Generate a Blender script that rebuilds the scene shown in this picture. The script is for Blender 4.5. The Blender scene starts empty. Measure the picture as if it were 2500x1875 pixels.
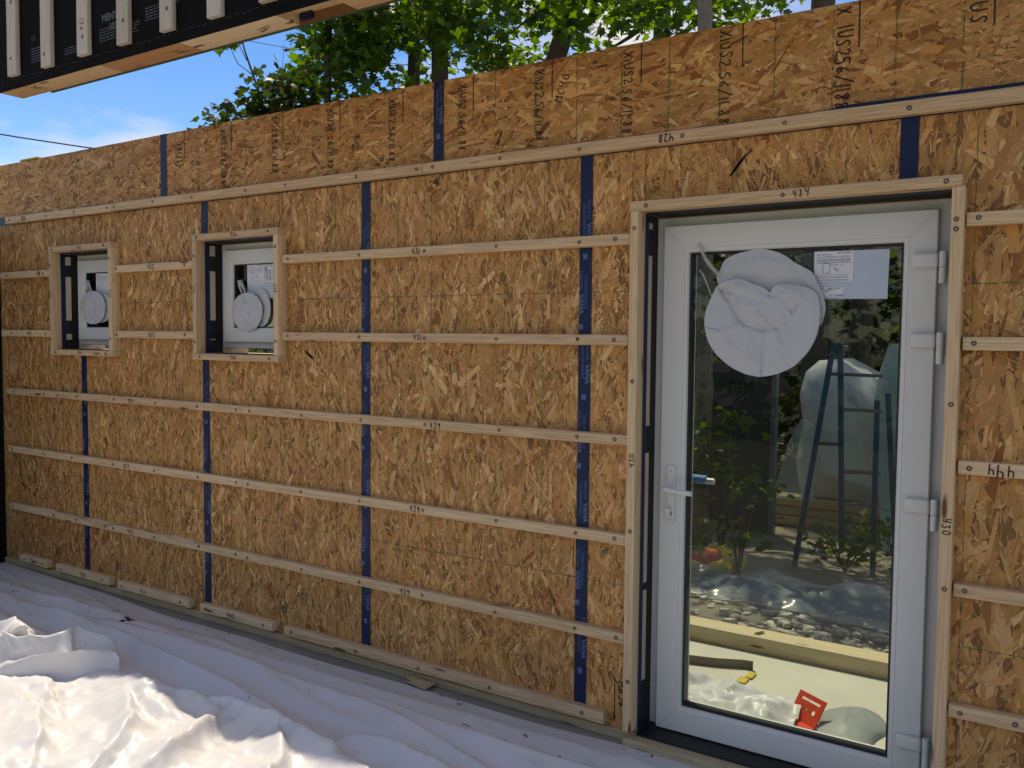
import bpy, bmesh, math, random
import numpy as np
from mathutils import Vector, Matrix, noise
from mathutils.geometry import delaunay_2d_cdt

S = bpy.context.scene
COL = S.collection
random.seed(7)
RNG = np.random.default_rng(7)
R = math.radians

# ------------------------------------------------------------------ camera
CAM = Vector((5.38485, -3.19379, 1.5))
yaw, pitch, roll = 0.579130501, -0.0548401244, 0.00887326271
cy, sy, cp, sp, cr, sr = math.cos(yaw), math.sin(yaw), math.cos(pitch), math.sin(pitch), math.cos(roll), math.sin(roll)
fwd = Vector((-sy * cp, cy * cp, sp))
rt = Vector((cy, sy, 0))
up = rt.cross(fwd)
right = cr * rt + sr * up
upv = -sr * rt + cr * up
camd = bpy.data.cameras.new('camera')
camd.sensor_fit = 'HORIZONTAL'
camd.sensor_width = 36
camd.lens = 36 * 2127.3 / 2500
camd.clip_start = 0.05
camd.clip_end = 2000
cam = bpy.data.objects.new('camera', camd)
COL.objects.link(cam)
m3 = Matrix((right, upv, -fwd)).transposed()
cam.matrix_world = Matrix.Translation(CAM) @ m3.to_4x4()
S.camera = cam

# ------------------------------------------------------------------ sky, sun, exposure
SUNDIR = Vector((-0.42, 0.36, 1.0)).normalized()       # towards the sun
elev = math.asin(SUNDIR.z)
azim = math.atan2(SUNDIR.x, SUNDIR.y)
W = bpy.data.worlds.new('World')
S.world = W
W.use_nodes = True
nt = W.node_tree
nt.nodes.clear()
N = nt.nodes.new
L = nt.links.new
wo = N('ShaderNodeOutputWorld')
sky = N('ShaderNodeTexSky')
sky.sky_type = 'NISHITA'
sky.sun_disc = False
sky.sun_elevation = elev
sky.sun_rotation = azim % (2 * math.pi)
sky.air_density = 1.0
sky.dust_density = 0.2
sky.ozone_density = 2.5
sky.altitude = 1200
bg1 = N('ShaderNodeBackground'); bg1.inputs['Strength'].default_value = 0.11
hs = N('ShaderNodeHueSaturation'); hs.inputs['Saturation'].default_value = 1.4; hs.inputs['Hue'].default_value = 0.513; hs.inputs['Value'].default_value = 0.80
L(sky.outputs[0], hs.inputs['Color']); L(hs.outputs[0], bg1.inputs['Color'])
bg2 = N('ShaderNodeBackground')
bg2.inputs['Color'].default_value = (0.93, 0.955, 1.0, 1); bg2.inputs['Strength'].default_value = 0.47
tc = N('ShaderNodeTexCoord')
mp = N('ShaderNodeMapping'); mp.inputs['Scale'].default_value = (1.0, 1.0, 2.6); mp.inputs['Location'].default_value = (2.9, 2.7, 0.8)
L(tc.outputs['Generated'], mp.inputs['Vector'])
n1 = N('ShaderNodeTexNoise'); n1.inputs['Scale'].default_value = 2.3; n1.inputs['Detail'].default_value = 8; n1.inputs['Roughness'].default_value = 0.52
n1.inputs['Distortion'].default_value = 0.25
L(mp.outputs[0], n1.inputs['Vector'])
crp = N('ShaderNodeValToRGB')
crp.color_ramp.elements[0].position = 0.47; crp.color_ramp.elements[0].color = (0.04, 0.04, 0.04, 1)
crp.color_ramp.elements[1].position = 0.62; crp.color_ramp.elements[1].color = (1, 1, 1, 1)
L(n1.outputs['Fac'], crp.inputs[0])
mx = N('ShaderNodeMixShader')
L(crp.outputs[0], mx.inputs[0]); L(bg1.outputs[0], mx.inputs[1]); L(bg2.outputs[0], mx.inputs[2])
L(mx.outputs[0], wo.inputs['Surface'])

sund = bpy.data.lights.new('sun', 'SUN')
sund.energy = 2.0
sund.angle = R(0.53)
sund.color = (1.0, 0.99, 0.985)
sun = bpy.data.objects.new('sun', sund)
sun.rotation_euler = (-SUNDIR).to_track_quat('-Z', 'Y').to_euler()
COL.objects.link(sun)

S.view_settings.view_transform = 'Standard'
S.view_settings.look = 'None'
S.view_settings.exposure = 1.12
S.view_settings.use_white_balance = True
S.view_settings.white_balance_temperature = 8700
S.view_settings.white_balance_tint = 9
S.view_settings.gamma = 1
S.view_settings.use_curve_mapping = False
S.cycles.max_bounces = 9
S.cycles.diffuse_bounces = 5
S.cycles.transparent_max_bounces = 16
S.cycles.sample_clamp_indirect = 6

# ------------------------------------------------------------------ helpers
def tag(o, label=None, cat=None, group=None, kind=None):
    if label: o['label'] = label
    if cat: o['category'] = cat
    if group: o['group'] = group
    if kind: o['kind'] = kind
    return o

def empty(name, loc=(0, 0, 0), label=None, cat=None, group=None):
    o = bpy.data.objects.new(name, None)
    o.location = loc
    o.empty_display_size = 0.1
    COL.objects.link(o)
    return tag(o, label, cat, group)

def put(name, mesh, parent=None, loc=None, kind=None):
    o = bpy.data.objects.new(name, mesh)
    COL.objects.link(o)
    if parent is not None:
        o.parent = parent
        off = Vector((0, 0, 0))
        p = parent
        while p is not None:
            off += p.location
            p = p.parent
        o.location = (Vector(loc) if loc is not None else Vector((0, 0, 0))) - off
    elif loc is not None:
        o.location = loc
    if kind: o['kind'] = kind
    return o

class MB:
    """collects polygons in world space, builds one mesh"""
    def __init__(s):
        s.v = []; s.f = []; s.mi = []
    def poly(s, pts, m=0):
        b = len(s.v)
        s.v += [tuple(p) for p in pts]
        s.f.append(tuple(range(b, b + len(pts)))); s.mi.append(m)
    def box(s, x0, x1, y0, y1, z0, z1, m=0):
        b = len(s.v)
        s.v += [(x0, y0, z0), (x1, y0, z0), (x1, y1, z0), (x0, y1, z0), (x0, y0, z1), (x1, y0, z1), (x1, y1, z1), (x0, y1, z1)]
        for q in ((0, 3, 2, 1), (4, 5, 6, 7), (0, 1, 5, 4), (1, 2, 6, 5), (2, 3, 7, 6), (3, 0, 4, 7)):
            s.f.append(tuple(b + i for i in q)); s.mi.append(m)
    def tube(s, pts, rad, n=8, m=0, cap=True):
        pts = [Vector(p) for p in pts]
        if not hasattr(rad, '__len__'): rad = [rad] * len(pts)
        rings = []
        prev = None
        for i, p in enumerate(pts):
            d = (pts[min(i + 1, len(pts) - 1)] - pts[max(i - 1, 0)]).normalized()
            if prev is None:
                a = d.cross(Vector((0, 0, 1)) if abs(d.z) < 0.9 else Vector((1, 0, 0))).normalized()
            else:
                a = (prev - d * prev.dot(d)).normalized()
            prev = a
            c = d.cross(a)
            b = len(s.v)
            for k in range(n):
                t = 2 * math.pi * k / n
                s.v.append(tuple(p + (a * math.cos(t) + c * math.sin(t)) * rad[i]))
            rings.append(b)
        for r0, r1 in zip(rings, rings[1:]):
            for k in range(n):
                s.f.append((r0 + k, r0 + (k + 1) % n, r1 + (k + 1) % n, r1 + k)); s.mi.append(m)
        if cap:
            s.f.append(tuple(rings[0] + k for k in reversed(range(n)))); s.mi.append(m)
            s.f.append(tuple(rings[-1] + k for k in range(n))); s.mi.append(m)
    def mesh(s, name, mats, origin=(0, 0, 0), smooth=False, bevel=0, seg=2):
        me = bpy.data.meshes.new(name)
        o = Vector(origin)
        me.from_pydata([(v[0] - o.x, v[1] - o.y, v[2] - o.z) for v in s.v], [], s.f)
        mats = mats if isinstance(mats, (list, tuple)) else [mats]
        for m in mats: me.materials.append(m)
        if len(mats) > 1:
            me.polygons.foreach_set('material_index', s.mi)
        if bevel:
            bm = bmesh.new(); bm.from_mesh(me)
            es = [e for e in bm.edges if e.calc_face_angle(0) > 0.6]
            bmesh.ops.bevel(bm, geom=es, offset=bevel, segments=seg, affect='EDGES', profile=0.6)
            bm.to_mesh(me); bm.free()
        if smooth:
            me.polygons.foreach_set('use_smooth', [True] * len(me.polygons))
        me.update()
        return me
    def build(s, name, mats, parent=None, origin=None, kind=None, **k):
        origin = origin if origin is not None else (s.v[0] if parent is None else s.v[0])
        return put(name, s.mesh(name, mats, origin, **k), parent, origin, kind)

def mat(name):
    m = bpy.data.materials.new(name)
    m.use_nodes = True
    t = m.node_tree
    return m, t, t.nodes['Principled BSDF']

def lnk(t, a, b): t.links.new(a, b)

def simple(name, col, rough=0.6, bump=0.0, bscale=200, var=0.0, vscale=8, metal=0, spec=0.5):
    m, t, b = mat(name)
    b.inputs['Base Color'].default_value = (*col, 1)
    b.inputs['Roughness'].default_value = rough
    b.inputs['Metallic'].default_value = metal
    b.inputs['Specular IOR Level'].default_value = spec
    tc = t.nodes.new('ShaderNodeTexCoord')
    if var:
        n = t.nodes.new('ShaderNodeTexNoise'); n.inputs['Scale'].default_value = vscale; n.inputs['Detail'].default_value = 5
        lnk(t, tc.outputs['Object'], n.inputs['Vector'])
        r = t.nodes.new('ShaderNodeMix'); r.data_type = 'RGBA'
        r.inputs['A'].default_value = (*[c * (1 - var) for c in col], 1)
        r.inputs['B'].default_value = (*[min(1, c * (1 + var)) for c in col], 1)
        lnk(t, n.outputs['Fac'], r.inputs['Factor']); lnk(t, r.outputs['Result'], b.inputs['Base Color'])
    if bump:
        n = t.nodes.new('ShaderNodeTexNoise'); n.inputs['Scale'].default_value = bscale; n.inputs['Detail'].default_value = 4
        lnk(t, tc.outputs['Object'], n.inputs['Vector'])
        u = t.nodes.new('ShaderNodeBump'); u.inputs['Strength'].default_value = bump; u.inputs['Distance'].default_value = 0.004
        lnk(t, n.outputs['Fac'], u.inputs['Height']); lnk(t, u.outputs[0], b.inputs['Normal'])
    return m

def wood(name, axis, c0, c1, knots=True):
    """lumber with growth lines along one axis and a few knots"""
    m, t, b = mat(name)
    nn = t.nodes.new
    tc = nn('ShaderNodeTexCoord'); oi = nn('ShaderNodeObjectInfo')
    off = nn('ShaderNodeVectorMath'); off.operation = 'MULTIPLY_ADD'
    cmb = nn('ShaderNodeCombineXYZ')
    for i in range(3): lnk(t, oi.outputs['Random'], cmb.inputs[i])
    lnk(t, cmb.outputs[0], off.inputs[0]); off.inputs[1].default_value = (13.7, 7.3, 5.1); lnk(t, tc.outputs['Object'], off.inputs[2])
    def scaled(along, across):
        mp = nn('ShaderNodeMapping')
        sc = [across] * 3; sc[axis] = along
        mp.inputs['Scale'].default_value = sc
        lnk(t, off.outputs[0], mp.inputs['Vector'])
        return mp.outputs[0]
    g1 = nn('ShaderNodeTexNoise'); g1.inputs['Scale'].default_value = 1; g1.inputs['Detail'].default_value = 3; g1.inputs['Distortion'].default_value = 0.4
    lnk(t, scaled(1.6, 60), g1.inputs['Vector'])
    g2 = nn('ShaderNodeTexNoise'); g2.inputs['Scale'].default_value = 1; g2.inputs['Detail'].default_value = 4
    lnk(t, scaled(9, 420), g2.inputs['Vector'])
    wv = nn('ShaderNodeMath'); wv.operation = 'SINE'
    mul = nn('ShaderNodeMath'); mul.operation = 'MULTIPLY'; mul.inputs[1].default_value = 34
    lnk(t, g1.outputs['Fac'], mul.inputs[0]); lnk(t, mul.outputs[0], wv.inputs[0])
    ad = nn('ShaderNodeMath'); ad.operation = 'MULTIPLY_ADD'; ad.inputs[1].default_value = 0.17; ad.inputs[2].default_value = 0.0
    lnk(t, wv.outputs[0], ad.inputs[0])
    ad2 = nn('ShaderNodeMath'); ad2.operation = 'ADD'
    lnk(t, ad.outputs[0], ad2.inputs[0]); lnk(t, g2.outputs['Fac'], ad2.inputs[1])
    ad3 = nn('ShaderNodeMath'); ad3.operation = 'MULTIPLY_ADD'; ad3.inputs[1].default_value = 0.45; 
    lnk(t, oi.outputs['Random'], ad3.inputs[0]); lnk(t, ad2.outputs[0], ad3.inputs[2])
    rp = nn('ShaderNodeValToRGB')
    rp.color_ramp.elements[0].position = 0.32; rp.color_ramp.elements[0].color = (*c0, 1)
    rp.color_ramp.elements[1].position = 1.05; rp.color_ramp.elements[1].color = (*c1, 1)
    lnk(t, ad3.outputs[0], rp.inputs[0])
    out = rp.outputs[0]
    if knots:
        vo = nn('ShaderNodeTexVoronoi'); vo.inputs['Scale'].default_value = 1; vo.inputs['Randomness'].default_value = 1
        lnk(t, scaled(2.6, 14), vo.inputs['Vector'])
        kr = nn('ShaderNodeValToRGB')
        kr.color_ramp.elements[0].position = 0.08; kr.color_ramp.elements[0].color = (1, 1, 1, 1)
        kr.color_ramp.elements[1].position = 0.15; kr.color_ramp.elements[1].color = (0, 0, 0, 1)
        lnk(t, vo.outputs['Distance'], kr.inputs[0])
        k2 = nn('ShaderNodeMix'); k2.data_type = 'RGBA'; k2.inputs['B'].default_value = (0.16, 0.065, 0.03, 1)
        lnk(t, kr.outputs[0], k2.inputs['Factor']); lnk(t, out, k2.inputs['A'])
        out = k2.outputs['Result']
    lnk(t, out, b.inputs['Base Color'])
    b.inputs['Roughness'].default_value = 0.62
    b.inputs['Specular IOR Level'].default_value = 0.3
    u = nn('ShaderNodeBump'); u.inputs['Strength'].default_value = 0.25; u.inputs['Distance'].default_value = 0.001
    lnk(t, g2.outputs['Fac'], u.inputs['Height']); lnk(t, u.outputs[0], b.inputs['Normal'])
    return m

WC0, WC1 = (0.50, 0.31, 0.17), (0.76, 0.555, 0.335)
WOODX = wood('lumber_along', 0, WC0, WC1)
WOODY = wood('lumber_across', 1, WC0, WC1)
WOODZ = wood('lumber_upright', 2, WC0, WC1)
PLATE = wood('bottom_plate_lumber', 0, (0.60, 0.35, 0.17), (0.80, 0.56, 0.32))
SILLM = wood('treated_lumber', 0, (0.38, 0.28, 0.16), (0.58, 0.46, 0.28))
PLATE2 = wood('bottom_plate_fir', 0, (0.52, 0.25, 0.11), (0.68, 0.41, 0.20))
PALEP = wood('bottom_plate_pine', 0, (0.68, 0.47, 0.26), (0.84, 0.66, 0.42))
BEAMM = wood('beam_lumber', 0, (0.56, 0.43, 0.25), (0.74, 0.62, 0.40))
WHITEW = wood('pale_lumber', 2, (0.50, 0.40, 0.29), (0.68, 0.58, 0.45), False)

# strand board: every strand carries its own colour, the grain runs along its UVs
OSB, t, b = mat('strand_board')
at = t.nodes.new('ShaderNodeVertexColor'); at.layer_name = 'strand'
uv = t.nodes.new('ShaderNodeUVMap'); uv.uv_map = 'grain'
mp = t.nodes.new('ShaderNodeMapping'); mp.inputs['Scale'].default_value = (16, 620, 1); lnk(t, uv.outputs[0], mp.inputs['Vector'])
gn = t.nodes.new('ShaderNodeTexNoise'); gn.noise_dimensions = '2D'; gn.inputs['Scale'].default_value = 1; gn.inputs['Detail'].default_value = 3; gn.inputs['Roughness'].default_value = .6
lnk(t, mp.outputs[0], gn.inputs['Vector'])
gm = t.nodes.new('ShaderNodeMapRange'); gm.inputs['To Min'].default_value = 0.66; gm.inputs['To Max'].default_value = 1.34
lnk(t, gn.outputs['Fac'], gm.inputs['Value'])
vm = t.nodes.new('ShaderNodeVectorMath'); vm.operation = 'SCALE'
lnk(t, at.outputs['Color'], vm.inputs[0]); lnk(t, gm.outputs[0], vm.inputs['Scale'])
tco = t.nodes.new('ShaderNodeTexCoord')
bn = t.nodes.new('ShaderNodeTexNoise'); bn.inputs['Scale'].default_value = 3.0; bn.inputs['Detail'].default_value = 3
lnk(t, tco.outputs['Object'], bn.inputs['Vector'])
bm_ = t.nodes.new('ShaderNodeMapRange'); bm_.inputs['To Min'].default_value = 0.82; bm_.inputs['To Max'].default_value = 1.18
lnk(t, bn.outputs['Fac'], bm_.inputs['Value'])
vm2 = t.nodes.new('ShaderNodeVectorMath'); vm2.operation = 'SCALE'
lnk(t, vm.outputs[0], vm2.inputs[0]); lnk(t, bm_.outputs[0], vm2.inputs['Scale'])
lnk(t, vm2.outputs[0], b.inputs['Base Color'])
b.inputs['Roughness'].default_value = 0.6
b.inputs['Specular IOR Level'].default_value = 0.35

TAPE = simple('blue_tape', (0.008, 0.020, 0.068), 0.40, 0.8, 60, 0.25, 30, spec=0.25)
TAPEINK = simple('tape_print', (0.075, 0.115, 0.26), 0.5)
MEMB = simple('black_membrane', (0.010, 0.009, 0.0085), 0.75, 0.3, 60, 0.3, 5, spec=0.05)
MEMBINK = simple('membrane_print', (0.075, 0.08, 0.09), 0.6)
MEMBD = simple('black_reveal_tape', (0.007, 0.007, 0.008), 0.55, 0.4, 40)
UPVC = simple('white_upvc', (0.68, 0.68, 0.65), 0.42, 0.04, 30, 0.03, 4)
GASK = simple('black_gasket', (0.01, 0.011, 0.014), 0.45)
SCREWM = simple('screw_head', (0.13, 0.115, 0.10), 0.5, metal=0.35)
SCREWD = simple('screw_recess', (0.012, 0.011, 0.01), 0.8)
INK = simple('marker_ink', (0.014, 0.012, 0.012), 0.7)
PENCIL = simple('pencil', (0.16, 0.12, 0.09), 0.8)
PAPER = simple('paper', (0.74, 0.74, 0.80), 0.6)
PAPERB = simple('blue_backing', (0.50, 0.58, 0.68), 0.5)
PRINT = simple('print_ink', (0.06, 0.06, 0.10), 0.6)
PRINTG = simple('print_grey', (0.33, 0.33, 0.38), 0.6)
CHALK = simple('green_line', (0.055, 0.13, 0.05), 0.8, var=0.5, vscale=90)
POUCH = simple('crumpled_white_film', (0.53, 0.535, 0.56), 0.42, 0.25, 22)
CONC = simple('floor_slab', (0.26, 0.235, 0.19), 0.85, 0.3, 50, 0.35, 4)
PORCH = simple('porch_deck', (0.62, 0.58, 0.48), 0.8, 0.15, 60, 0.22, 2.2)
DIRT = simple('dirt', (0.20, 0.17, 0.125), 0.95, 0.8, 18, 0.5, 3)
STONE = simple('limestone', (0.50, 0.46, 0.37), 0.9, 0.6, 30, 0.25, 9)
BARK = simple('bark', (0.085, 0.068, 0.055), 0.95, 1.0, 40, 0.65, 22)
BARKN = simple('furrowed_bark', (0.19, 0.16, 0.13), 0.95, 1.0, 50, 0.55, 30)
BLUEL = simple('blue_fibreglass', (0.02, 0.075, 0.15), 0.45)
ALU = simple('ladder_tread', (0.10, 0.10, 0.11), 0.5, metal=0.3)
REDP = simple('red_plastic', (0.72, 0.06, 0.02), 0.35)
YELL = simple('yellow_webbing', (0.62, 0.45, 0.06), 0.7)
STRAPG = simple('grey_webbing', (0.22, 0.19, 0.14), 0.8)
BLUEP = simple('painter_tape', (0.06, 0.26, 0.72), 0.55)
WHITEP = simple('white_plastic', (0.68, 0.74, 0.72), 0.35)
GREENT = simple('green_film', (0.30, 0.43, 0.38), 0.3, 0.3, 12, 0.3, 5)
WIRE = simple('cable', (0.02, 0.02, 0.022), 0.6)
FOAM = simple('wrapped_white', (0.62, 0.63, 0.62), 0.35, 0.3, 10, 0.1, 4)
ORANGE = simple('orange_cloth', (0.5, 0.09, 0.02), 0.7)
GREYB = simple('grey_panel', (0.035, 0.036, 0.038), 0.5, 0.3, 20)
DARKB = simple('dark_floor_patch', (0.21, 0.21, 0.2), 0.8)

TARP, t, b = mat('white_sheeting')
b.inputs['Base Color'].default_value = (0.73, 0.72, 0.73, 1)
b.inputs['Roughness'].default_value = 0.40
b.inputs['Specular IOR Level'].default_value = 0.45
tr = t.nodes.new('ShaderNodeBsdfTranslucent'); tr.inputs['Color'].default_value = (0.8, 0.78, 0.76, 1)
ms = t.nodes.new('ShaderNodeMixShader'); ms.inputs[0].default_value = 0.14
lnk(t, b.outputs[0], ms.inputs[1]); lnk(t, tr.outputs[0], ms.inputs[2])
lnk(t, ms.outputs[0], t.nodes['Material Output'].inputs['Surface'])
tcn = t.nodes.new('ShaderNodeTexCoord')
wn = t.nodes.new('ShaderNodeTexNoise'); wn.inputs['Scale'].default_value = 26; wn.inputs['Detail'].default_value = 5; wn.inputs['Distortion'].default_value = 0.6
lnk(t, tcn.outputs['Object'], wn.inputs['Vector'])
bu = t.nodes.new('ShaderNodeBump'); bu.inputs['Strength'].default_value = 0.10; bu.inputs['Distance'].default_value = 0.008
lnk(t, wn.outputs['Fac'], bu.inputs['Height']); lnk(t, bu.outputs[0], b.inputs['Normal'])
dn = t.nodes.new('ShaderNodeTexNoise'); dn.inputs['Scale'].default_value = 3.2; dn.inputs['Detail'].default_value = 7; dn.inputs['Roughness'].default_value = .65
lnk(t, tcn.outputs['Object'], dn.inputs['Vector'])
dr = t.nodes.new('ShaderNodeValToRGB')
dr.color_ramp.elements[0].position = 0.60; dr.color_ramp.elements[0].color = (0.73, 0.725, 0.73, 1)
dr.color_ramp.elements[1].position = 0.80; dr.color_ramp.elements[1].color = (0.55, 0.50, 0.46, 1)
lnk(t, dn.outputs['Fac'], dr.inputs[0]); lnk(t, dr.outputs[0], b.inputs['Base Color'])

def film(name, col, alpha, rough=0.2):
    m, t, b = mat(name)
    b.inputs['Base Color'].default_value = (*col, 1); b.inputs['Roughness'].default_value = rough
    tr = t.nodes.new('ShaderNodeBsdfTransparent'); tr.inputs['Color'].default_value = (0.95, 0.97, 0.96, 1)
    ms = t.nodes.new('ShaderNodeMixShader'); ms.inputs[0].default_value = alpha
    lnk(t, tr.outputs[0], ms.inputs[1]); lnk(t, b.outputs[0], ms.inputs[2])
    lnk(t, ms.outputs[0], t.nodes['Material Output'].inputs['Surface'])
    return m
CLEARF = film('clear_film', (0.62, 0.66, 0.68), 0.36)
STRAPC = film('clear_strap', (0.65, 0.62, 0.60), 0.5, 0.12)

GLASS, t, b = mat('glazing')
tr = t.nodes.new('ShaderNodeBsdfTransparent'); tr.inputs['Color'].default_value = (0.74, 0.79, 0.75, 1)
gl = t.nodes.new('ShaderNodeBsdfGlossy'); gl.inputs['Roughness'].default_value = 0.0
fr = t.nodes.new('ShaderNodeFresnel'); fr.inputs['IOR'].default_value = 1.32
ms = t.nodes.new('ShaderNodeMixShader')
lnk(t, fr.outputs[0], ms.inputs[0]); lnk(t, tr.outputs[0], ms.inputs[1]); lnk(t, gl.outputs[0], ms.inputs[2])
lnk(t, ms.outputs[0], t.nodes['Material Output'].inputs['Surface'])

def leafmat(name, c0, c1):
    m, t, b = mat(name)
    nn = t.nodes.new
    vc = nn('ShaderNodeVertexColor'); vc.layer_name = 'tint'
    oi = nn('ShaderNodeObjectInfo')
    mxx = nn('ShaderNodeMix'); mxx.data_type = 'RGBA'
    mxx.inputs['A'].default_value = (*c0, 1); mxx.inputs['B'].default_value = (*c1, 1)
    ge = nn('ShaderNodeSeparateColor'); lnk(t, vc.outputs['Color'], ge.inputs[0])
    ad = nn('ShaderNodeMath'); ad.operation = 'ADD'; lnk(t, ge.outputs[0], ad.inputs[0])
    m2 = nn('ShaderNodeMath'); m2.operation = 'MULTIPLY'; m2.inputs[1].default_value = 0.4; lnk(t, oi.outputs['Random'], m2.inputs[0]); lnk(t, m2.outputs[0], ad.inputs[1])
    lnk(t, ad.outputs[0], mxx.inputs['Factor'])
    b.inputs['Roughness'].default_value = 0.5
    lnk(t, mxx.outputs['Result'], b.inputs['Base Color'])
    tl = nn('ShaderNodeBsdfTranslucent')
    sc = nn('ShaderNodeMix'); sc.data_type = 'RGBA'; sc.blend_type = 'MULTIPLY'; sc.inputs['Factor'].default_value = 1
    sc.inputs['B'].default_value = (2.9, 2.8, 0.75, 1); lnk(t, mxx.outputs['Result'], sc.inputs['A'])
    lnk(t, sc.outputs['Result'], tl.inputs['Color'])
    ms = nn('ShaderNodeMixShader'); ms.inputs[0].default_value = 0.48
    lnk(t, b.outputs[0], ms.inputs[1]); lnk(t, tl.outputs[0], ms.inputs[2])
    lnk(t, ms.outputs[0], t.nodes['Material Output'].inputs['Surface'])
    return m
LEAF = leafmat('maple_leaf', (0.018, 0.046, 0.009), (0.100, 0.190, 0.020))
LEAFD = leafmat('painted_shade_leaf', (0.012, 0.026, 0.007), (0.03, 0.05, 0.012))  # crown shade put into the colour: a darker copy of the leaf
LEAFB = leafmat('bush_leaf', (0.03, 0.06, 0.015), (0.09, 0.14, 0.03))

# ------------------------------------------------------------------ the ground and floors
g = MB()
n = 60
for i in range(n):
    for j in range(n):
        x0, x1 = -8 + i * 0.3, -8 + (i + 1) * 0.3
        y0, y1 = -6 + j * 0.3, -6 + (j + 1) * 0.3
        def gz(x, y):
            if x < -7.9 or x > 9.9 or y < -5.9 or y > 11.9: return -0.27
            return -0.27 + 0.05 * noise.noise(Vector((x * 1.3, y * 1.3, 0))) * (1 if y > 1.9 else 0)
        g.poly([(x0, y0, gz(x0, y0)), (x1, y0, gz(x1, y0)), (x1, y1, gz(x1, y1)), (x0, y1, gz(x0, y1))])
for q in ((-400, -8, -400, 400), (10, 400, -400, 400), (-8, 10, -400, -6), (-8, 10, 12, 400)):
    x0, x1, y0, y1 = q
    g.poly([(x0, y0, -0.27), (x1, y0, -0.27), (x1, y1, -0.27), (x0, y1, -0.27)])
g.build('ground', DIRT, kind='structure')
hb = MB()
prof_ = [(11.5, -.3), (13, 1.2), (15, 3.0), (18, 4.6), (24, 5.2), (60, 5.4), (60, -.3)]
for i in range(30):
    xa, xb = -60 + i * 4, -56 + i * 4
    for (ya, za), (yb, zb) in zip(prof_, prof_[1:]):
        q = lambda x, y, z: (x, y, z + (.5 * noise.noise(Vector((x * .2, y * .2, 0))) if z > 0 else 0))
        hb.poly([q(xa, ya, za), q(xb, ya, za), q(xb, yb, zb), q(xa, yb, zb)])
hb.build('hillside', simple('leaf_litter', (.014, .015, .009), .95, .6, 6, .5, 1.5), kind='structure')
g = MB(); g.box(-1.3, 9.0, -6.0, 0.12, -0.32, -0.15)
g.build('floor_slab', CONC, kind='structure')
g = MB(); g.box(2.6, 6.4, 0.27, 1.27, -0.32, -0.15)
g.build('porch_slab', PORCH, kind='structure')

# ------------------------------------------------------------------ the strand board wall
wall = empty('strand_board_wall', (1.5, 0, -0.15), 'tall tan strand board wall with blue seam tape and pale horizontal battens', 'wall')

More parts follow.
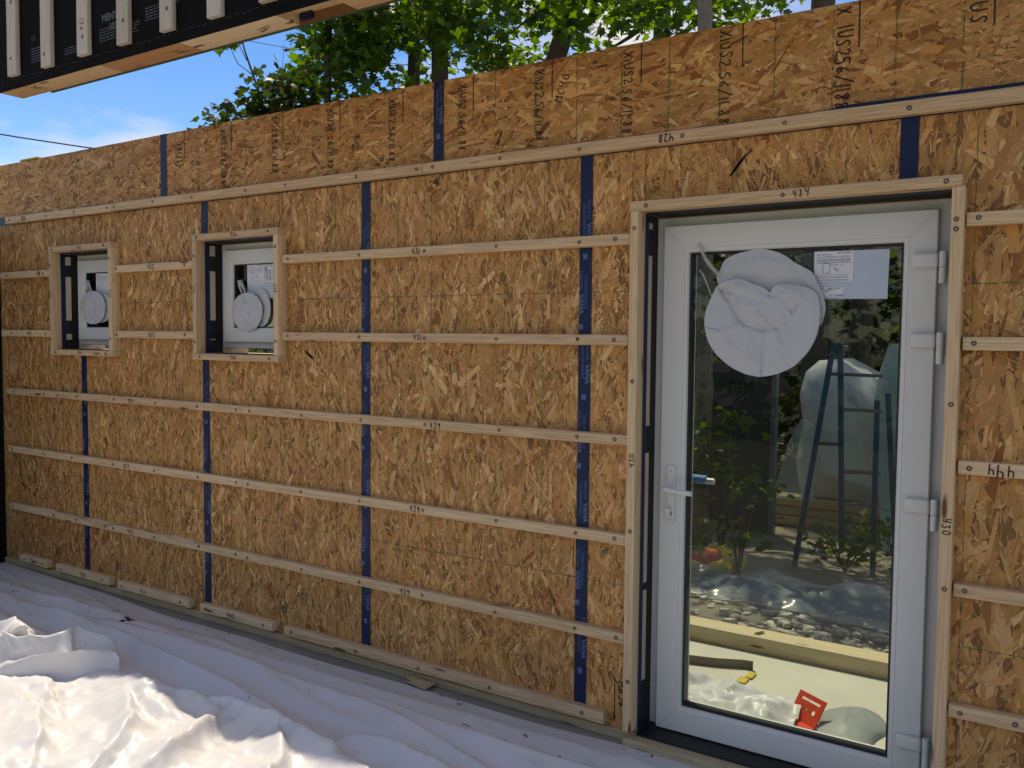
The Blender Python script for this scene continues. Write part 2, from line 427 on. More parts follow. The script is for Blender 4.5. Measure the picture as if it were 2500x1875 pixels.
PAL = np.array([(0.40, 0.235, 0.098), (0.46, 0.28, 0.125), (0.36, 0.20, 0.078), (0.52, 0.345, 0.17), (0.30, 0.155, 0.056),
                (0.42, 0.225, 0.085), (0.235, 0.10, 0.036), (0.58, 0.41, 0.23), (0.15, 0.07, 0.03), (0.06, 0.03, 0.016)])
PAL = PAL * np.array([1.27, 1.075, 0.85])
def strands(rects, ang, spread, dens, sliver_dens, wgt, tone=1.0, big=1.0, slw=None):
    """overlapping wood strands on the board face, clipped to rectangles (x0,x1,z0,z1)"""
    V = []; C = []; UV = []; FN = []
    for (x0, x1, z0, z1) in rects:
        area = (x1 - x0) * (z1 - z0)
        for kind, dn in ((0, dens), (1, sliver_dens)):
            k = int(area * dn)
            cx = RNG.uniform(x0, x1, k); cz = RNG.uniform(z0, z1, k)
            a = R(ang) + RNG.normal(0, R(spread), k)
            if kind == 0:
                Ln = np.clip(RNG.lognormal(math.log(0.062 * big), 0.45, k), 0.02, 0.17)
                Wd = np.clip(RNG.lognormal(math.log(0.0135 * big), 0.5, k), 0.004, 0.034)
                wi = wgt
                d = RNG.uniform(0.0006, 0.0026, k)
            else:
                Ln = np.clip(RNG.lognormal(math.log(0.022), 0.5, k), 0.007, 0.07)
                Wd = np.clip(RNG.lognormal(math.log(0.0032), 0.45, k), 0.0012, 0.009)
                a = R(ang) + RNG.normal(0, R(spread * 1.35), k)
                wi = slw if slw is not None else [.15, .15, .15, .19, .09, .05, .035, .17, .010, .003]
                d = RNG.uniform(0.0014, 0.0030, k)
            ci = RNG.choice(len(PAL), k, p=np.array(wi) / sum(wi))
            col = PAL[ci] * tone * RNG.uniform(0.86, 1.14, (k, 1)) * (1 + RNG.normal(0, 0.03, (k, 3)))
            # six point outline, ragged ends
            us = np.stack([-.5 * np.ones(k), -.5 + RNG.uniform(-.12, .2, k), .5 + RNG.uniform(-.2, .12, k), .5 * np.ones(k), .5 + RNG.uniform(-.2, .1, k), -.5 + RNG.uniform(-.1, .2, k)], 1)
            vs = np.stack([RNG.uniform(-.25, .25, k), -.5 * np.ones(k), -.5 + RNG.uniform(-.05, .35, k), RNG.uniform(-.25, .25, k), .5 - RNG.uniform(-.05, .35, k), .5 * np.ones(k)], 1)
            lu = us * Ln[:, None]; lv = vs * Wd[:, None]
            bend = RNG.normal(0, 0.05, k)[:, None] * (us ** 2) * Ln[:, None]
            lv2 = lv + bend
            X = np.clip(cx[:, None] + lu * np.cos(a)[:, None] - lv2 * np.sin(a)[:, None], x0, x1)
            Z = np.clip(cz[:, None] + lu * np.sin(a)[:, None] + lv2 * np.cos(a)[:, None], z0, z1)
            Y = -(d[:, None] + us * RNG.normal(0, 0.00035, k)[:, None] + vs * RNG.normal(0, 0.0003, k)[:, None])
            V.append(np.stack([X, np.minimum(Y, -0.0002), Z], 2)); C.append(col)
            UV.append(np.stack([lu + RNG.uniform(0, 50, k)[:, None], lv + RNG.uniform(0, 50, k)[:, None]], 2))
    V = np.concatenate(V); C = np.concatenate(C); UV = np.concatenate(UV)
    k = len(V)
    me = bpy.data.meshes.new('strands')
    me.vertices.add(k * 6); me.loops.add(k * 6); me.polygons.add(k)
    me.vertices.foreach_set('co', V.reshape(-1))
    me.loops.foreach_set('vertex_index', np.arange(k * 6, dtype=np.int32))
    me.polygons.foreach_set('loop_start', np.arange(k, dtype=np.int32) * 6)
    me.update(calc_edges=True)
    ca = me.color_attributes.new('strand', 'FLOAT_COLOR', 'CORNER')
    cc = np.ones((k, 6, 4)); cc[:, :, :3] = C[:, None, :]
    ca.data.foreach_set('color', cc.reshape(-1))
    u = me.uv_layers.new(name='grain')
    u.data.foreach_set('uv', UV.reshape(-1))
    me.materials.append(OSB)
    return me

OSBB = simple('strand_board_core', (0.23, 0.115, 0.042), 0.8, 0.3, 80, 0.4, 30)
ZT, ZS, ZB = 2.657, 2.268, -0.112
OPEN = [(-0.255, 0.372, 1.386, 2.022), (1.217, 1.853, 1.386, 2.022), (3.917, 5.02, -0.15, 1.992)]

def cut(x0, x1, z0, z1):
    """rectangles of a sheet that stay around the openings"""
    rs = [(x0, x1, z0, z1)]
    for (a, b_, c, d) in OPEN:
        out = []
        for (p, q, r_, s_) in rs:
            ix0, ix1, iz0, iz1 = max(p, a), min(q, b_), max(r_, c), min(s_, d)
            if ix0 >= ix1 or iz0 >= iz1: out.append((p, q, r_, s_)); continue
            if p < ix0: out.append((p, ix0, r_, s_))
            if ix1 < q: out.append((ix1, q, r_, s_))
            if r_ < iz0: out.append((ix0, ix1, r_, iz0))
            if iz1 < s_: out.append((ix0, ix1, iz1, s_))
        rs = out
    return rs

def nail_line(mb, horiz, fixed, a, b_, rs, w=0.0042):
    """a faded dotted guide line printed on the sheet, as short dashes"""
    s = a
    while s < b_:
        ln = random.uniform(0.004, 0.022)
        ww = w * random.uniform(0.35, 1.0)
        o = random.uniform(-0.0012, 0.0012)
        if random.random() < 0.86:
            x0, x1, z0, z1 = (s, s + ln, fixed + o - ww / 2, fixed + o + ww / 2) if horiz else (fixed + o - ww / 2, fixed + o + ww / 2, s, s + ln)
            if any(x0 > r[0] and x1 < r[1] and z0 > r[2] and z1 < r[3] for r in rs):
                mb.poly([(x0, -0.0034, z0), (x1, -0.0034, z0), (x1, -0.0034, z1), (x0, -0.0034, z1)])
        s += ln + random.uniform(0.0, 0.006)

WG = [.20, .19, .16, .12, .09, .10, .05, .08, .009, .001]
sheets = []
for (x0, x1) in ((-1.3, 0.0), (0.0, 1.22), (1.22, 2.44), (2.44, 3.66), (3.66, 4.876), (4.876, 6.096), (6.096, 7.3)):
    rs = cut(x0 + .001, x1 - .001, ZB, ZS - .001)
    b_ = MB()
    for r_ in rs: b_.box(r_[0], r_[1], 0, 0.0115, r_[2], r_[3])
    sh = b_.build('osb_sheet', OSBB, wall)
    far = x0 > 6
    me = strands(rs, 90 if x0 < 4.8 else 84, 26, (2300 if x0 < 4.8 else 1150) if not far else 500, (5200 if x0 < 4.8 else 2800) if not far else 400, WG, random.uniform(.93, 1.06), 1.12 if x0 < 4.8 else 1.7)
    put('strands', me, sh, (0, 0, 0), 'stuff')
    nl = MB()
    if not far:
        if x0 < 3.6:
            for k in range(1, 6):
                if k == 3 and x0 > 3: continue
                nail_line(nl, False, x0 + 0.2032 * k if x0 > -1 else 0.0 - 0.2032 * (6 - k), ZB, ZS, rs, 0.0034)
        else:
            for k in range(1, 6): nail_line(nl, False, x0 + 0.2032 * k, ZB, ZS, rs, 0.0034)
        for z in (1.683, 0.487): nail_line(nl, True, z, max(x0, -1.2), x1, rs, 0.0042)
        nl.build('nail_line', CHALK, sh)
    sheets.append(sh)
upper = []
for (x0, x1) in ((-1.585, 0.855), (0.855, 2.886), (2.886, 5.324), (5.324, 7.3)):
    rs = [(x0 + .001, x1 - .001, ZS + .001, ZT)]
    b_ = MB(); b_.box(x0 + .001, x1 - .001, 0, 0.0115, ZS + .001, ZT)
    sh = b_.build('osb_sheet', OSBB, wall)
    me = strands(rs, 8, 30, 2500, 3400, [.24, .21, .15, .13, .06, .06, .06, .07, .015, .005], 0.97, 1.12 if x0 < 2.8 else 1.35)
    put('strands', me, sh, (0, 0, 0), 'stuff')
    nl = MB()
    k = math.ceil((x0 + 0.0533) / 0.2032)
    while k * 0.2032 - 0.0533 < x1:
        gx = k * 0.2032 - 0.0533
        nail_line(nl, False, gx, ZS, ZT, rs, 0.0055 if gx > 3 else 0.004)
        k += 1
    nl.build('nail_line', CHALK, sh)
    upper.append(sh)
# framing behind the sheets
m_ = MB(); m_.box(-1.58, 7.3, 0.0125, 0.15, 2.614, 2.652)
m_.build('top_plate', WOODX, wall)
for (x0, x1) in ((-1.3, 3.9),):
    m_ = MB(); m_.box(x0, x1, -0.018, 0.14, -0.15, -0.1125); m_.build('sill_plate', SILLM, wall, bevel=0.003)
m_ = MB(); m_.box(5.06, 7.3, -0.018, 0.14, -0.15, -0.1125); m_.build('sill_plate', SILLM, wall, bevel=0.003)
m_ = MB()
OUT = [(a - .02, b2 + .02, c - .02, d + .02) for (a, b2, c, d) in OPEN]
_save = OPEN; OPEN = OUT
for r_ in cut(-1.3, 7.3, -0.27, 2.61): m_.box(r_[0], r_[1], 0.255, 0.27, r_[2], r_[3])
OPEN = _save
m_.build('outer_sheathing', MEMB, wall)

# ------------------------------------------------------------------ handwriting: a stroke alphabet
G = {
 '0': [[(.5, 1), (.15, .8), (.1, .3), (.45, 0), (.85, .3), (.8, .8), (.5, 1)]],
 '1': [[(.45, 1), (.5, 0)]],
 '2': [[(.12, .78), (.35, 1), (.75, .92), (.8, .62), (.1, 0), (.95, .06)]],
 '3': [[(.15, .95), (.8, .95), (.4, .55), (.85, .35), (.55, 0), (.1, .08)]],
 '4': [[(.2, 1), (.15, .5), (.8, .52)], [(.8, 1), (.72, 0)]],
 '5': [[(.85, 1), (.25, 1), (.2, .58), (.7, .55), (.8, .2), (.45, 0), (.1, .1)]],
 '6': [[(.75, 1), (.25, .55), (.15, .2), (.5, 0), (.85, .22), (.6, .48), (.2, .3)]],
 '7': [[(.1, .95), (.85, .95), (.4, 0)], [(.3, .5), (.75, .52)]],
 '8': [[(.75, .85), (.4, 1), (.25, .75), (.75, .35), (.5, 0), (.15, .22), (.75, .7), (.75, .85)]],
 '9': [[(.8, .75), (.45, 1), (.2, .72), (.5, .5), (.82, .8), (.7, 0)]],
 '/': [[(0, -.1), (.9, 1.1)]], '.': [[(.4, .05), (.55, .0)]],
 'I': [[(.5, 1), (.5, 0)]], 'U': [[(.1, 1), (.15, .2), (.5, 0), (.85, .25), (.85, 1)]],
 'S': [[(.85, .85), (.5, 1), (.2, .78), (.75, .35), (.55, .02), (.1, .15)]],
 'X': [[(.1, 1), (.9, 0)], [(.9, 1), (.1, 0)]], 'H': [[(.1, 1), (.12, 0)], [(.85, 1), (.85, 0)], [(.1, .5), (.85, .52)]],
 'D': [[(.15, 1), (.15, 0), (.7, .15), (.85, .55), (.6, .95), (.15, 1)]],
 'M': [[(.05, 0), (.15, 1), (.5, .3), (.85, 1), (.95, 0)]], 'C': [[(.85, .85), (.45, 1), (.12, .5), (.45, 0), (.85, .15)]],
 'T': [[(0, 1), (1, .96)], [(.5, 1), (.5, 0)]], '#': [[(.3, 1), (.2, 0)], [(.7, 1), (.6, 0)], [(0, .65), (1, .68)], [(0, .32), (.95, .35)]],
 'A': [[(.05, 0), (.5, 1), (.95, 0)], [(.2, .4), (.8, .42)]], 'B': [[(.15, 0), (.15, 1), (.7, .8), (.2, .52), (.8, .25), (.15, 0)]],
 'E': [[(.85, 1), (.15, 1), (.15, 0), (.85, 0)], [(.15, .5), (.7, .5)]], 'J': [[(.7, 1), (.65, .2), (.35, 0), (.1, .2)]], ' ': []}

def ribbon(mb, pts, w, nrm):
    pts = [Vector(p) for p in pts]
    for i in range(len(pts) - 1):
        d = (pts[i + 1] - pts[i])
        if d.length < 1e-6: continue
        d.normalize()
        s_ = d.cross(nrm) * w / 2
        e = d * w * 0.35
        lift = nrm * (i % 2) * 0.00006
        mb.poly([pts[i] - e - s_ + lift, pts[i + 1] + e - s_ + lift, pts[i + 1] + e + s_ + lift, pts[i] - e + s_ + lift])

def write(text, org, dx, dy, h, parent, ink=None, w=None, aspect=0.62, gap=0.16, jit=0.05, name='handwriting', extra=()):
    """handwritten text: org = lower left corner, dx along the line, dy up the letters"""
    mb = MB()
    org = Vector(org); dx = Vector(dx).normalized(); dy = Vector(dy).normalized()
    nrm = dx.cross(dy)
    x = 0
    w = w or h * 0.1
    for ch in text:
        cw = h * aspect * (0.35 if ch in '1I.' else 1)
        sc = random.uniform(0.88, 1.1); oy = random.uniform(-.06, .06) * h
        for st in G.get(ch, []):
            pts = []
            for (a, b2) in st:
                a = (a - .5) * (0.35 if ch in 'I1.' else 1) + .5 * (0.35 if ch in 'I1.' else 1)
                pts.append((a * h * aspect * sc + random.gauss(0, jit * h * .5), b2 * h * sc + oy + random.gauss(0, jit * h * .5)))
            # smooth by Chaikin
            if len(pts) > 2:
                for _ in range(2):
                    q = [pts[0]]
                    for p0, p1 in zip(pts, pts[1:]):
                        q += [(p0[0] * .75 + p1[0] * .25, p0[1] * .75 + p1[1] * .25), (p0[0] * .25 + p1[0] * .75, p0[1] * .25 + p1[1] * .75)]
                    q.append(pts[-1]); pts = q
            ribbon(mb, [org + dx * (x + p[0]) + dy * p[1] + nrm * 0.0004 for p in pts], w, nrm)
        x += cw + h * gap
    for (p0, p1) in extra:
        ribbon(mb, [p0, p1], w, nrm)
    if mb.v:
        return mb.build(name, ink or INK, parent)

# hanger marks along the top course
for k in range(11):
    lx = 1.047 + 0.4064 * k
    sh = upper[0] if lx < 0.855 else upper[1] if lx < 2.886 else upper[2]
    Yf = -0.0038
    grow = 0.036 + 0.012 * max(0, (k - 6)) / 4
    line = (Vector((lx, Yf, ZT - 0.004)), Vector((lx + 0.001, Yf, 2.50)))
    if k == 0:
        write('HU11', (lx - 0.075, Yf, 2.585), (0, 0, -1), (1, 0, 0), 0.05, sh, extra=[line], aspect=.7, gap=.22, w=.0045)
        continue
    tx = lx - 0.062 - grow * 0.5 + random.uniform(-.006, .006)
    if k == 10: write('XIUS', (lx - 0.07, Yf, ZT - .02), (0, 0, -1), (1, 0, 0), 0.05, sh, extra=[line], w=.0048)
    elif k == 9: write('X IUS256/1188', (lx - 0.075, Yf, ZT - .015), (0, 0, -1), (1, 0, 0), 0.05, sh, extra=[line], aspect=.52, gap=.1, w=.0048)
    else: write('XIUS2.56/11.88', (tx, Yf, ZT - .012 - random.uniform(0, .03)), (0, 0, -1), (1, 0, 0), grow, sh, extra=[line], aspect=.62, gap=.12, w=.0042)
write('MCT', (2.36, -0.0038, 2.40), (.75, 0, .66), (-.66, 0, .75), 0.036, upper[1], w=.0035)
write('MC40', (3.53, -0.0038, 2.47), (.35, 0, .94), (-.94, 0, .35), 0.04, upper[2], w=.004)
write('S', (2.37, -0.0038, 2.47), (0, 0, -1), (1, 0, 0), 0.025, upper[1], w=.003)
write('83', (0.31, -0.0038, 2.50), (.8, 0, .5), (-.5, 0, .8), 0.05, upper[0], w=.004)
write('HD38', (3.835, -0.0038, 0.085), (0, 0, -1), (1, 0, 0), 0.036, sheets[4], w=.004, extra=[(Vector((3.818, -.0038, .09)), Vector((3.82, -.0038, -.085)))])
for bx in (-0.36, 0.34, 1.15, 1.845):
    ex = [(Vector((bx - .022, -.0038, .07)), Vector((bx - .022, -.0038, -.07))), (Vector((bx + .024, -.0038, .06)), Vector((bx + .024, -.0038, -.06)))]
    write('XX', (bx - .012, -.0038, .045), (0, 0, -1), (1, 0, 0), .03, sheets[0 if bx < 0 else 1 if bx < 1.2 else 2], w=.003, extra=ex)
# dark scuffs on the boards
for (x, z, dx, dz, w_, si) in ((4.26, 2.10, .07, .085, .006, 4), (2.02, 1.41, .045, -.03, .005, 2), (-.33, 1.60, .02, .05, .006, 0)):
    mb = MB()
    for _ in range(14):
        a = random.random(); c_ = Vector((x + dx * a + random.gauss(0, .004), -.0037, z + dz * a + random.gauss(0, .004)))
        d = Vector((dx, 0, dz)).normalized() * random.uniform(.008, .03)
        ribbon(mb, [c_ - d, c_ + d], random.uniform(.2, 1) * w_, Vector((0, -1, 0)))
    mb.build('scuff_mark', INK, sheets[si])

# ------------------------------------------------------------------ seam tape
def font_mesh(text, size, bold=0.0, shear=0.0):
    cu = bpy.data.curves.new('tmp', 'FONT')
    cu.body = text; cu.size = size; cu.offset = bold; cu.shear = shear; cu.resolution_u = 2
    o = bpy.data.objects.new('tmp', cu)
    COL.objects.link(o)
    dg = bpy.context.evaluated_depsgraph_get()
    me = bpy.data.meshes.new_from_object(o.evaluated_get(dg))
    vs = [tuple(v.co) for v in me.vertices]; fs = [tuple(p.vertices) for p in me.polygons]
    bpy.data.objects.remove(o); bpy.data.curves.remove(cu); bpy.data.meshes.remove(me)
    return vs, fs
F_TES = font_mesh('TESCON', 0.021)
F_VANA = font_mesh('VANA', 0.030, 0.0012)
F_TES2 = font_mesh('TESCON VANA', 0.015)

def stamp(mb, fm, org, dx, dy):
    org = Vector(org); dx = Vector(dx); dy = Vector(dy)
    b = len(mb.v)
    mb.v += [tuple(org + dx * v[0] + dy * v[1]) for v in fm[0]]
    for f in fm[1]:
        mb.f.append(tuple(b + i for i in f)); mb.mi.append(0)

def seam_tape(x, z0, z1, w=0.058):
    mb = MB()
    zz = z0; k = 0
    lf, rg = [], []
    while zz <= z1 + 1e-6:
        j = random.uniform(-.0009, .0009)
        lf.append((x - w / 2 + j, zz)); rg.append((x + w / 2 + j, zz)); zz += min(0.06, max(z1 - zz, 1e-3)) if z1 - zz > 1e-6 else 1
    for i in range(len(lf) - 1):
        o = lambda q: -0.0042 - 0.0005 * noise.noise(Vector((q[0] * 9, q[1] * 11, 3)))
        a, b2, c, d = lf[i], rg[i], rg[i + 1], lf[i + 1]
        mb.poly([(a[0], o(a), a[1]), (b2[0], o(b2), b2[1]), (c[0], o(c), c[1]), (d[0], o(d), d[1])])
    tp = mb.build('seam_tape', TAPE, wall)
    ink = MB()
    s = z1 - random.uniform(0.0, 0.2); Y = -0.0052
    k = 0
    while s > z0 + 0.28:
        side = x + (0.006 if k % 2 == 0 else -0.026)
        stamp(ink, F_TES, (side, Y, s), (0, 0, -1), (1, 0, 0))
        stamp(ink, F_VANA, (side - .001, Y, s - .098), (0, 0, -1), (1, 0, 0))
        sx = side - .004 if k % 2 else side - .018
        ink.poly([(sx, Y, s - .245), (sx + .021, Y, s - .245), (sx + .021, Y, s - .222), (sx, Y, s - .222)])
        for q in range(3):
            xx = side - 0.010 + (0.043 if k % 2 else 0) - q * .0045
            ink.poly([(xx, Y, s - .16), (xx + .0016, Y, s - .16), (xx + .0016, Y, s - .02), (xx, Y, s - .02)])
        s -= 0.29; k += 1
    if ink.v: ink.build('tape_lettering', TAPEINK, tp)
for (x, z0, z1) in ((0.0, -0.11, 1.352), (1.22, -0.11, 1.352), (1.22, 2.053, ZS - .03), (2.44, -0.11, ZS - .03), (3.657, -0.11, ZS - .03), (4.876, 2.03, ZS - .03)):
    seam_tape(x, z0, z1)
for (x) in (0.855, 2.886): seam_tape(x, ZS + .03, ZT + .0005)
# the tape along the level seam shows as a thin line above and below its batten
mb = MB()
for i in range(90):
    x0, x1 = -1.3 + i * 0.095, -1.3 + (i + 1) * 0.095
    up_ = lambda x: 2.268 + 0.029 + (0.010 if x > 4.6 else 0) + 0.0015 * math.sin(x * 1.7)
    mb.poly([(x0, -.0046, 2.238), (x1, -.0046, 2.238), (x1, -.0046, up_(x1)), (x0, -.0046, up_(x0))])
tp = mb.build('seam_tape', TAPE, wall)
ink = MB()
for x in np.arange(4.3, 7.0, 0.3): stamp(ink, F_TES2, (x, -.0052, 2.289), (1, 0, 0), (0, 0, 1))
ink.build('tape_lettering', TAPEINK, tp)

# ------------------------------------------------------------------ screws and battens
def screw_mesh():
    mb = MB()
    n = 14
    def ring(r, y): return [(r * math.cos(2 * math.pi * k / n), y, r * math.sin(2 * math.pi * k / n)) for k in range(n)]
    rr = [(0.0088, 0.0), (0.0083, -0.0014), (0.0062, -0.0016), (0.0056, -0.0004), (0.0034, -0.0004), (0.0026, 0.0012)]
    rg = [ring(*q) for q in rr]
    for i in range(len(rg) - 1):
        for k in range(n):
            mb.poly([rg[i][k], rg[i][(k + 1) % n], rg[i + 1][(k + 1) % n], rg[i + 1][k]], 0 if i < 4 else 1)
    mb.poly(rg[-1], 1)
    me = mb.mesh('screw', [SCREWM, SCREWD])
    return me
SCREW = screw_mesh()
def screw(parent, x, y, z):
    o = put('screw', SCREW, parent, (x, y - 0.0004, z))
    o.rotation_euler = (0, random.uniform(0, 6), 0)
    s = random.uniform(0.92, 1.06); o.scale = (s, 1, s)

def lumber(x0, x1, y0, y1, z0, z1, m, parent, name='batten', axis=0, bev=0.0035, wane=None):
    """a squared length of timber with eased edges and slightly uneven faces"""
    o = (x0, y0, z0)
    bm = bmesh.new()
    bmesh.ops.create_cube(bm, size=1)
    for v in bm.verts:
        v.co = Vector(((v.co.x + .5) * (x1 - x0), (v.co.y + .5) * (y1 - y0), (v.co.z + .5) * (z1 - z0)))
    ln = (x1 - x0, y1 - y0, z1 - z0)[axis]
    es = [e for e in bm.edges if abs((e.verts[0].co - e.verts[1].co)[axis]) > ln * 0.5]
    bmesh.ops.bevel(bm, geom=es, offset=bev, segments=2, affect='EDGES', profile=.5)
    cuts = max(1, int(ln / 0.12))
    es = [e for e in bm.edges if abs((e.verts[0].co - e.verts[1].co)[axis]) > ln * 0.5]
    bmesh.ops.subdivide_edges(bm, edges=es, cuts=cuts)
    sd = random.uniform(0, 99)
    for v in bm.verts:
        t_ = v.co[axis]
        for a in range(3):
            if a != axis:
                if a == 1 and v.co.y > (y1 - y0) * .6: continue
                v.co[a] += 0.0012 * noise.noise(Vector((t_ * 4 + sd, a * 7, v.co[(a + 1) % 3] * 15)))
        if wane and axis == 0 and v.co.z > (z1 - z0) * .55 and v.co.y < (y1 - y0) * .4:
            k = max(0, noise.noise(Vector((t_ * 2.3 + wane, 5, 1)))) * 1.7
            v.co.z -= k * 0.030; v.co.y += k * 0.010
    me = bpy.data.meshes.new(name)
    bm.to_mesh(me); bm.free()
    me.materials.append(m)
    me.polygons.foreach_set('use_smooth', [True] * len(me.polygons))
    me.set_sharp_from_angle(angle=R(35))
    return put(name, me, parent, o)

D, H = 0.04, 0.0435
def row(z, segs, screws, texts=(), d=D, h=H, wane=None, m=None):
    zz = z
    objs = []
    for i, (x0, x1) in enumerate(segs):
        dz = random.uniform(-.0012, .0012)
        o = lumber(x0, x1, -d, 0, zz - h / 2 + dz, zz + h / 2 + dz, m or WOODX, wall, wane=wane if wane and x0 < 1.4 else None)
        objs.append((x0, x1, o))
        for sx in screws:
            if x0 + .005 < sx < x1 - .005: screw(o, sx, -d, zz + random.uniform(-.003, .003))
    for (x, s, flip, hh) in texts:
        for (x0, x1, o) in objs:
            if x0 < x < x1:
                if flip: write(s, (x + .03, -d - .0012, zz + hh * .6), (-1, 0, 0), (0, 0, -1), hh * 1.2, o, w=.0042)
                else: write(s, (x - .03, -d - .0012, zz - hh * .6), (1, 0, 0), (0, 0, 1), hh * 1.2, o, w=.0038)
    return objs
RS = [5.092]
row(2.2655, [(-.866, .376), (.379, 2.822), (2.825, 6.6)], [-.811, -.349, -.024, .338, .412, .796, 1.158, 1.609, 1.915, 2.41, 2.787, 2.881, 3.25, 3.64, 4.084, 4.47, 4.877, 5.28], [(-.63, '426', False, .022), (4.02, '428', True, .024)], h=.046)
row(1.888, [(-.95, -.304), (.407, 1.174), (1.886, 3.872), (5.058, 6.6)], [-.86, -.40, .423, 1.086, 1.931, 2.428, 2.834, 3.234, 3.645, 3.808] + RS, [(-.45, '418', False, .022), (.77, '455', False, .024), (2.79, '431', False, .022)])
row(1.489, [(-.95, -.306), (.405, 1.172), (1.884, 3.870), (5.06, 6.6)], [-.817, -.384, .418, 1.081, 1.928, 2.428, 2.836, 3.238, 3.643, 3.809] + RS, [(-.58, '441', False, .022), (.77, '455', False, .022), (2.80, '431', False, .022)])
row(1.086, [(-.892, 1.565), (1.568, 3.875), (5.06, 6.6)], [-.805, -.415, -.25, -.029, .378, .797, 1.184, 1.518, 1.627, 2.027, 2.439, 2.842, 3.257, 3.647, 3.819] + RS, [(.557, '427', False, .022), (2.90, '429', False, .024), (5.19, '444', True, .030)])
row(.683, [(-.90, 1.562), (1.565, 3.874), (5.06, 6.6)], [-.84, -.43, -.10, .36, .78, 1.184, 1.515, 1.61, 2.02, 2.43, 2.83, 3.245, 3.645, 3.825] + RS, [(.50, '427', False, .022), (2.78, '429', False, .024)])
row(.278, [(-.885, -.364), (-.361, 1.556), (1.559, 3.873), (5.058, 6.6)], [-.853, -.328, -.061, .263, .351, .769, 1.184, 1.506, 1.6, 2.022, 2.428, 2.828, 3.242, 3.646, 3.839, 5.25] + RS, [(.53, '427', False, .022), (2.72, '429', False, .024)], wane=3.3)
row(-.071, [(-.76, -.424), (-.303, .305), (.401, 1.094), (1.203, 1.802), (1.896, 3.79)], [-.70, -.47, -.25, .23, .44, 1.02, 1.25, 1.73, 1.95, 2.41, 2.81, 3.22, 3.69], [(-.6, '412', True, .022), (.02, '439', False, .022), (.66, '437', False, .022), (1.46, '440', False, .026)], d=.047, h=.048)
# loose shim wedges under the base batten
sh1 = empty('shim_wedge', (2.87, -.05, -.15), 'short wooden shim wedge sticking out under the base batten', 'shim')
m_ = MB(); m_.poly([(2.76, -.085, -.135), (2.90, -.105, -.137), (2.90, -.105, -.128), (2.76, -.085, -.121)])
m_.poly([(2.76, -.02, -.135), (2.76, -.085, -.135), (2.76, -.085, -.121), (2.76, -.02, -.121)]); m_.poly([(2.90, -.105, -.137), (2.90, -.02, -.137), (2.90, -.02, -.128), (2.90, -.105, -.128)])
m_.poly([(2.76, -.085, -.121), (2.90, -.105, -.128), (2.90, -.02, -.128), (2.76, -.02, -.121)]); m_.poly([(2.76, -.085, -.135), (2.76, -.02, -.135), (2.90, -.02, -.137), (2.90, -.105, -.137)])
m_.build('wedge', SILLM, sh1)

# ------------------------------------------------------------------ windows
TD = 0.062
def frame4(mb, x0, x1, z0, z1, w, y0, y1, m=0):
    mb.box(x0, x0 + w, y0, y1, z0, z1, m); mb.box(x1 - w, x1, y0, y1, z0, z1, m)
    mb.box(x0 + w, x1 - w, y0, y1, z0, z0 + w, m); mb.box(x0 + w, x1 - w, y0, y1, z1 - w, z1, m)

def mitred(x0, x1, z0, z1, w, y0, y1):
    """four mitred lengths of profile, front at y0, with a bead step at the inner edge"""
    mb = MB()
    prof = [(0, y1), (0, y0 + .004), (.004, y0), (w - .018, y0), (w - .017, y0 + .002), (w - .016, y0), (w - .004, y0 + .003), (w, y0 + .010), (w, y1)]
    cs = [((x0, z0), (1, 1)), ((x1, z0), (-1, 1)), ((x1, z1), (-1, -1)), ((x0, z1), (1, -1))]
    for i in range(4):
        (ax, az), (asx, asz) = cs[i]; (bx, bz), (bsx, bsz) = cs[(i + 1) % 4]
        for (o0, ya), (o1, yb) in zip(prof, prof[1:]):
            mb.poly([(ax + asx * o0, ya, az + asz * o0), (bx + bsx * o0, ya, bz + bsz * o0), (bx + bsx * o1, yb, bz + bsz * o1), (ax + asx * o1, yb, az + asz * o1)])
    return mb

def mitre_lines(x0, x1, z0, z1, w, y):
    mb = MB()
    for (a, b2) in (((x0, z1), (x0 + w, z1 - w)), ((x1, z1), (x1 - w, z1 - w)), ((x0, z0), (x0 + w, z0 + w)), ((x1, z0), (x1 - w, z0 + w))):
        ribbon(mb, [(a[0] + (.004 if a[0] == x0 else -.004), y, a[1] + (-.004 if a[1] == z1 else .004)), (b2[0] + (-.018 if a[0] == x0 else .018), y, b2[1] + (.018 if a[1] == z1 else -.018))], .0011, Vector((0, -1, 0)))
    return mb
SEAM = simple('weld_seam', (0.36, 0.36, 0.35), 0.6)

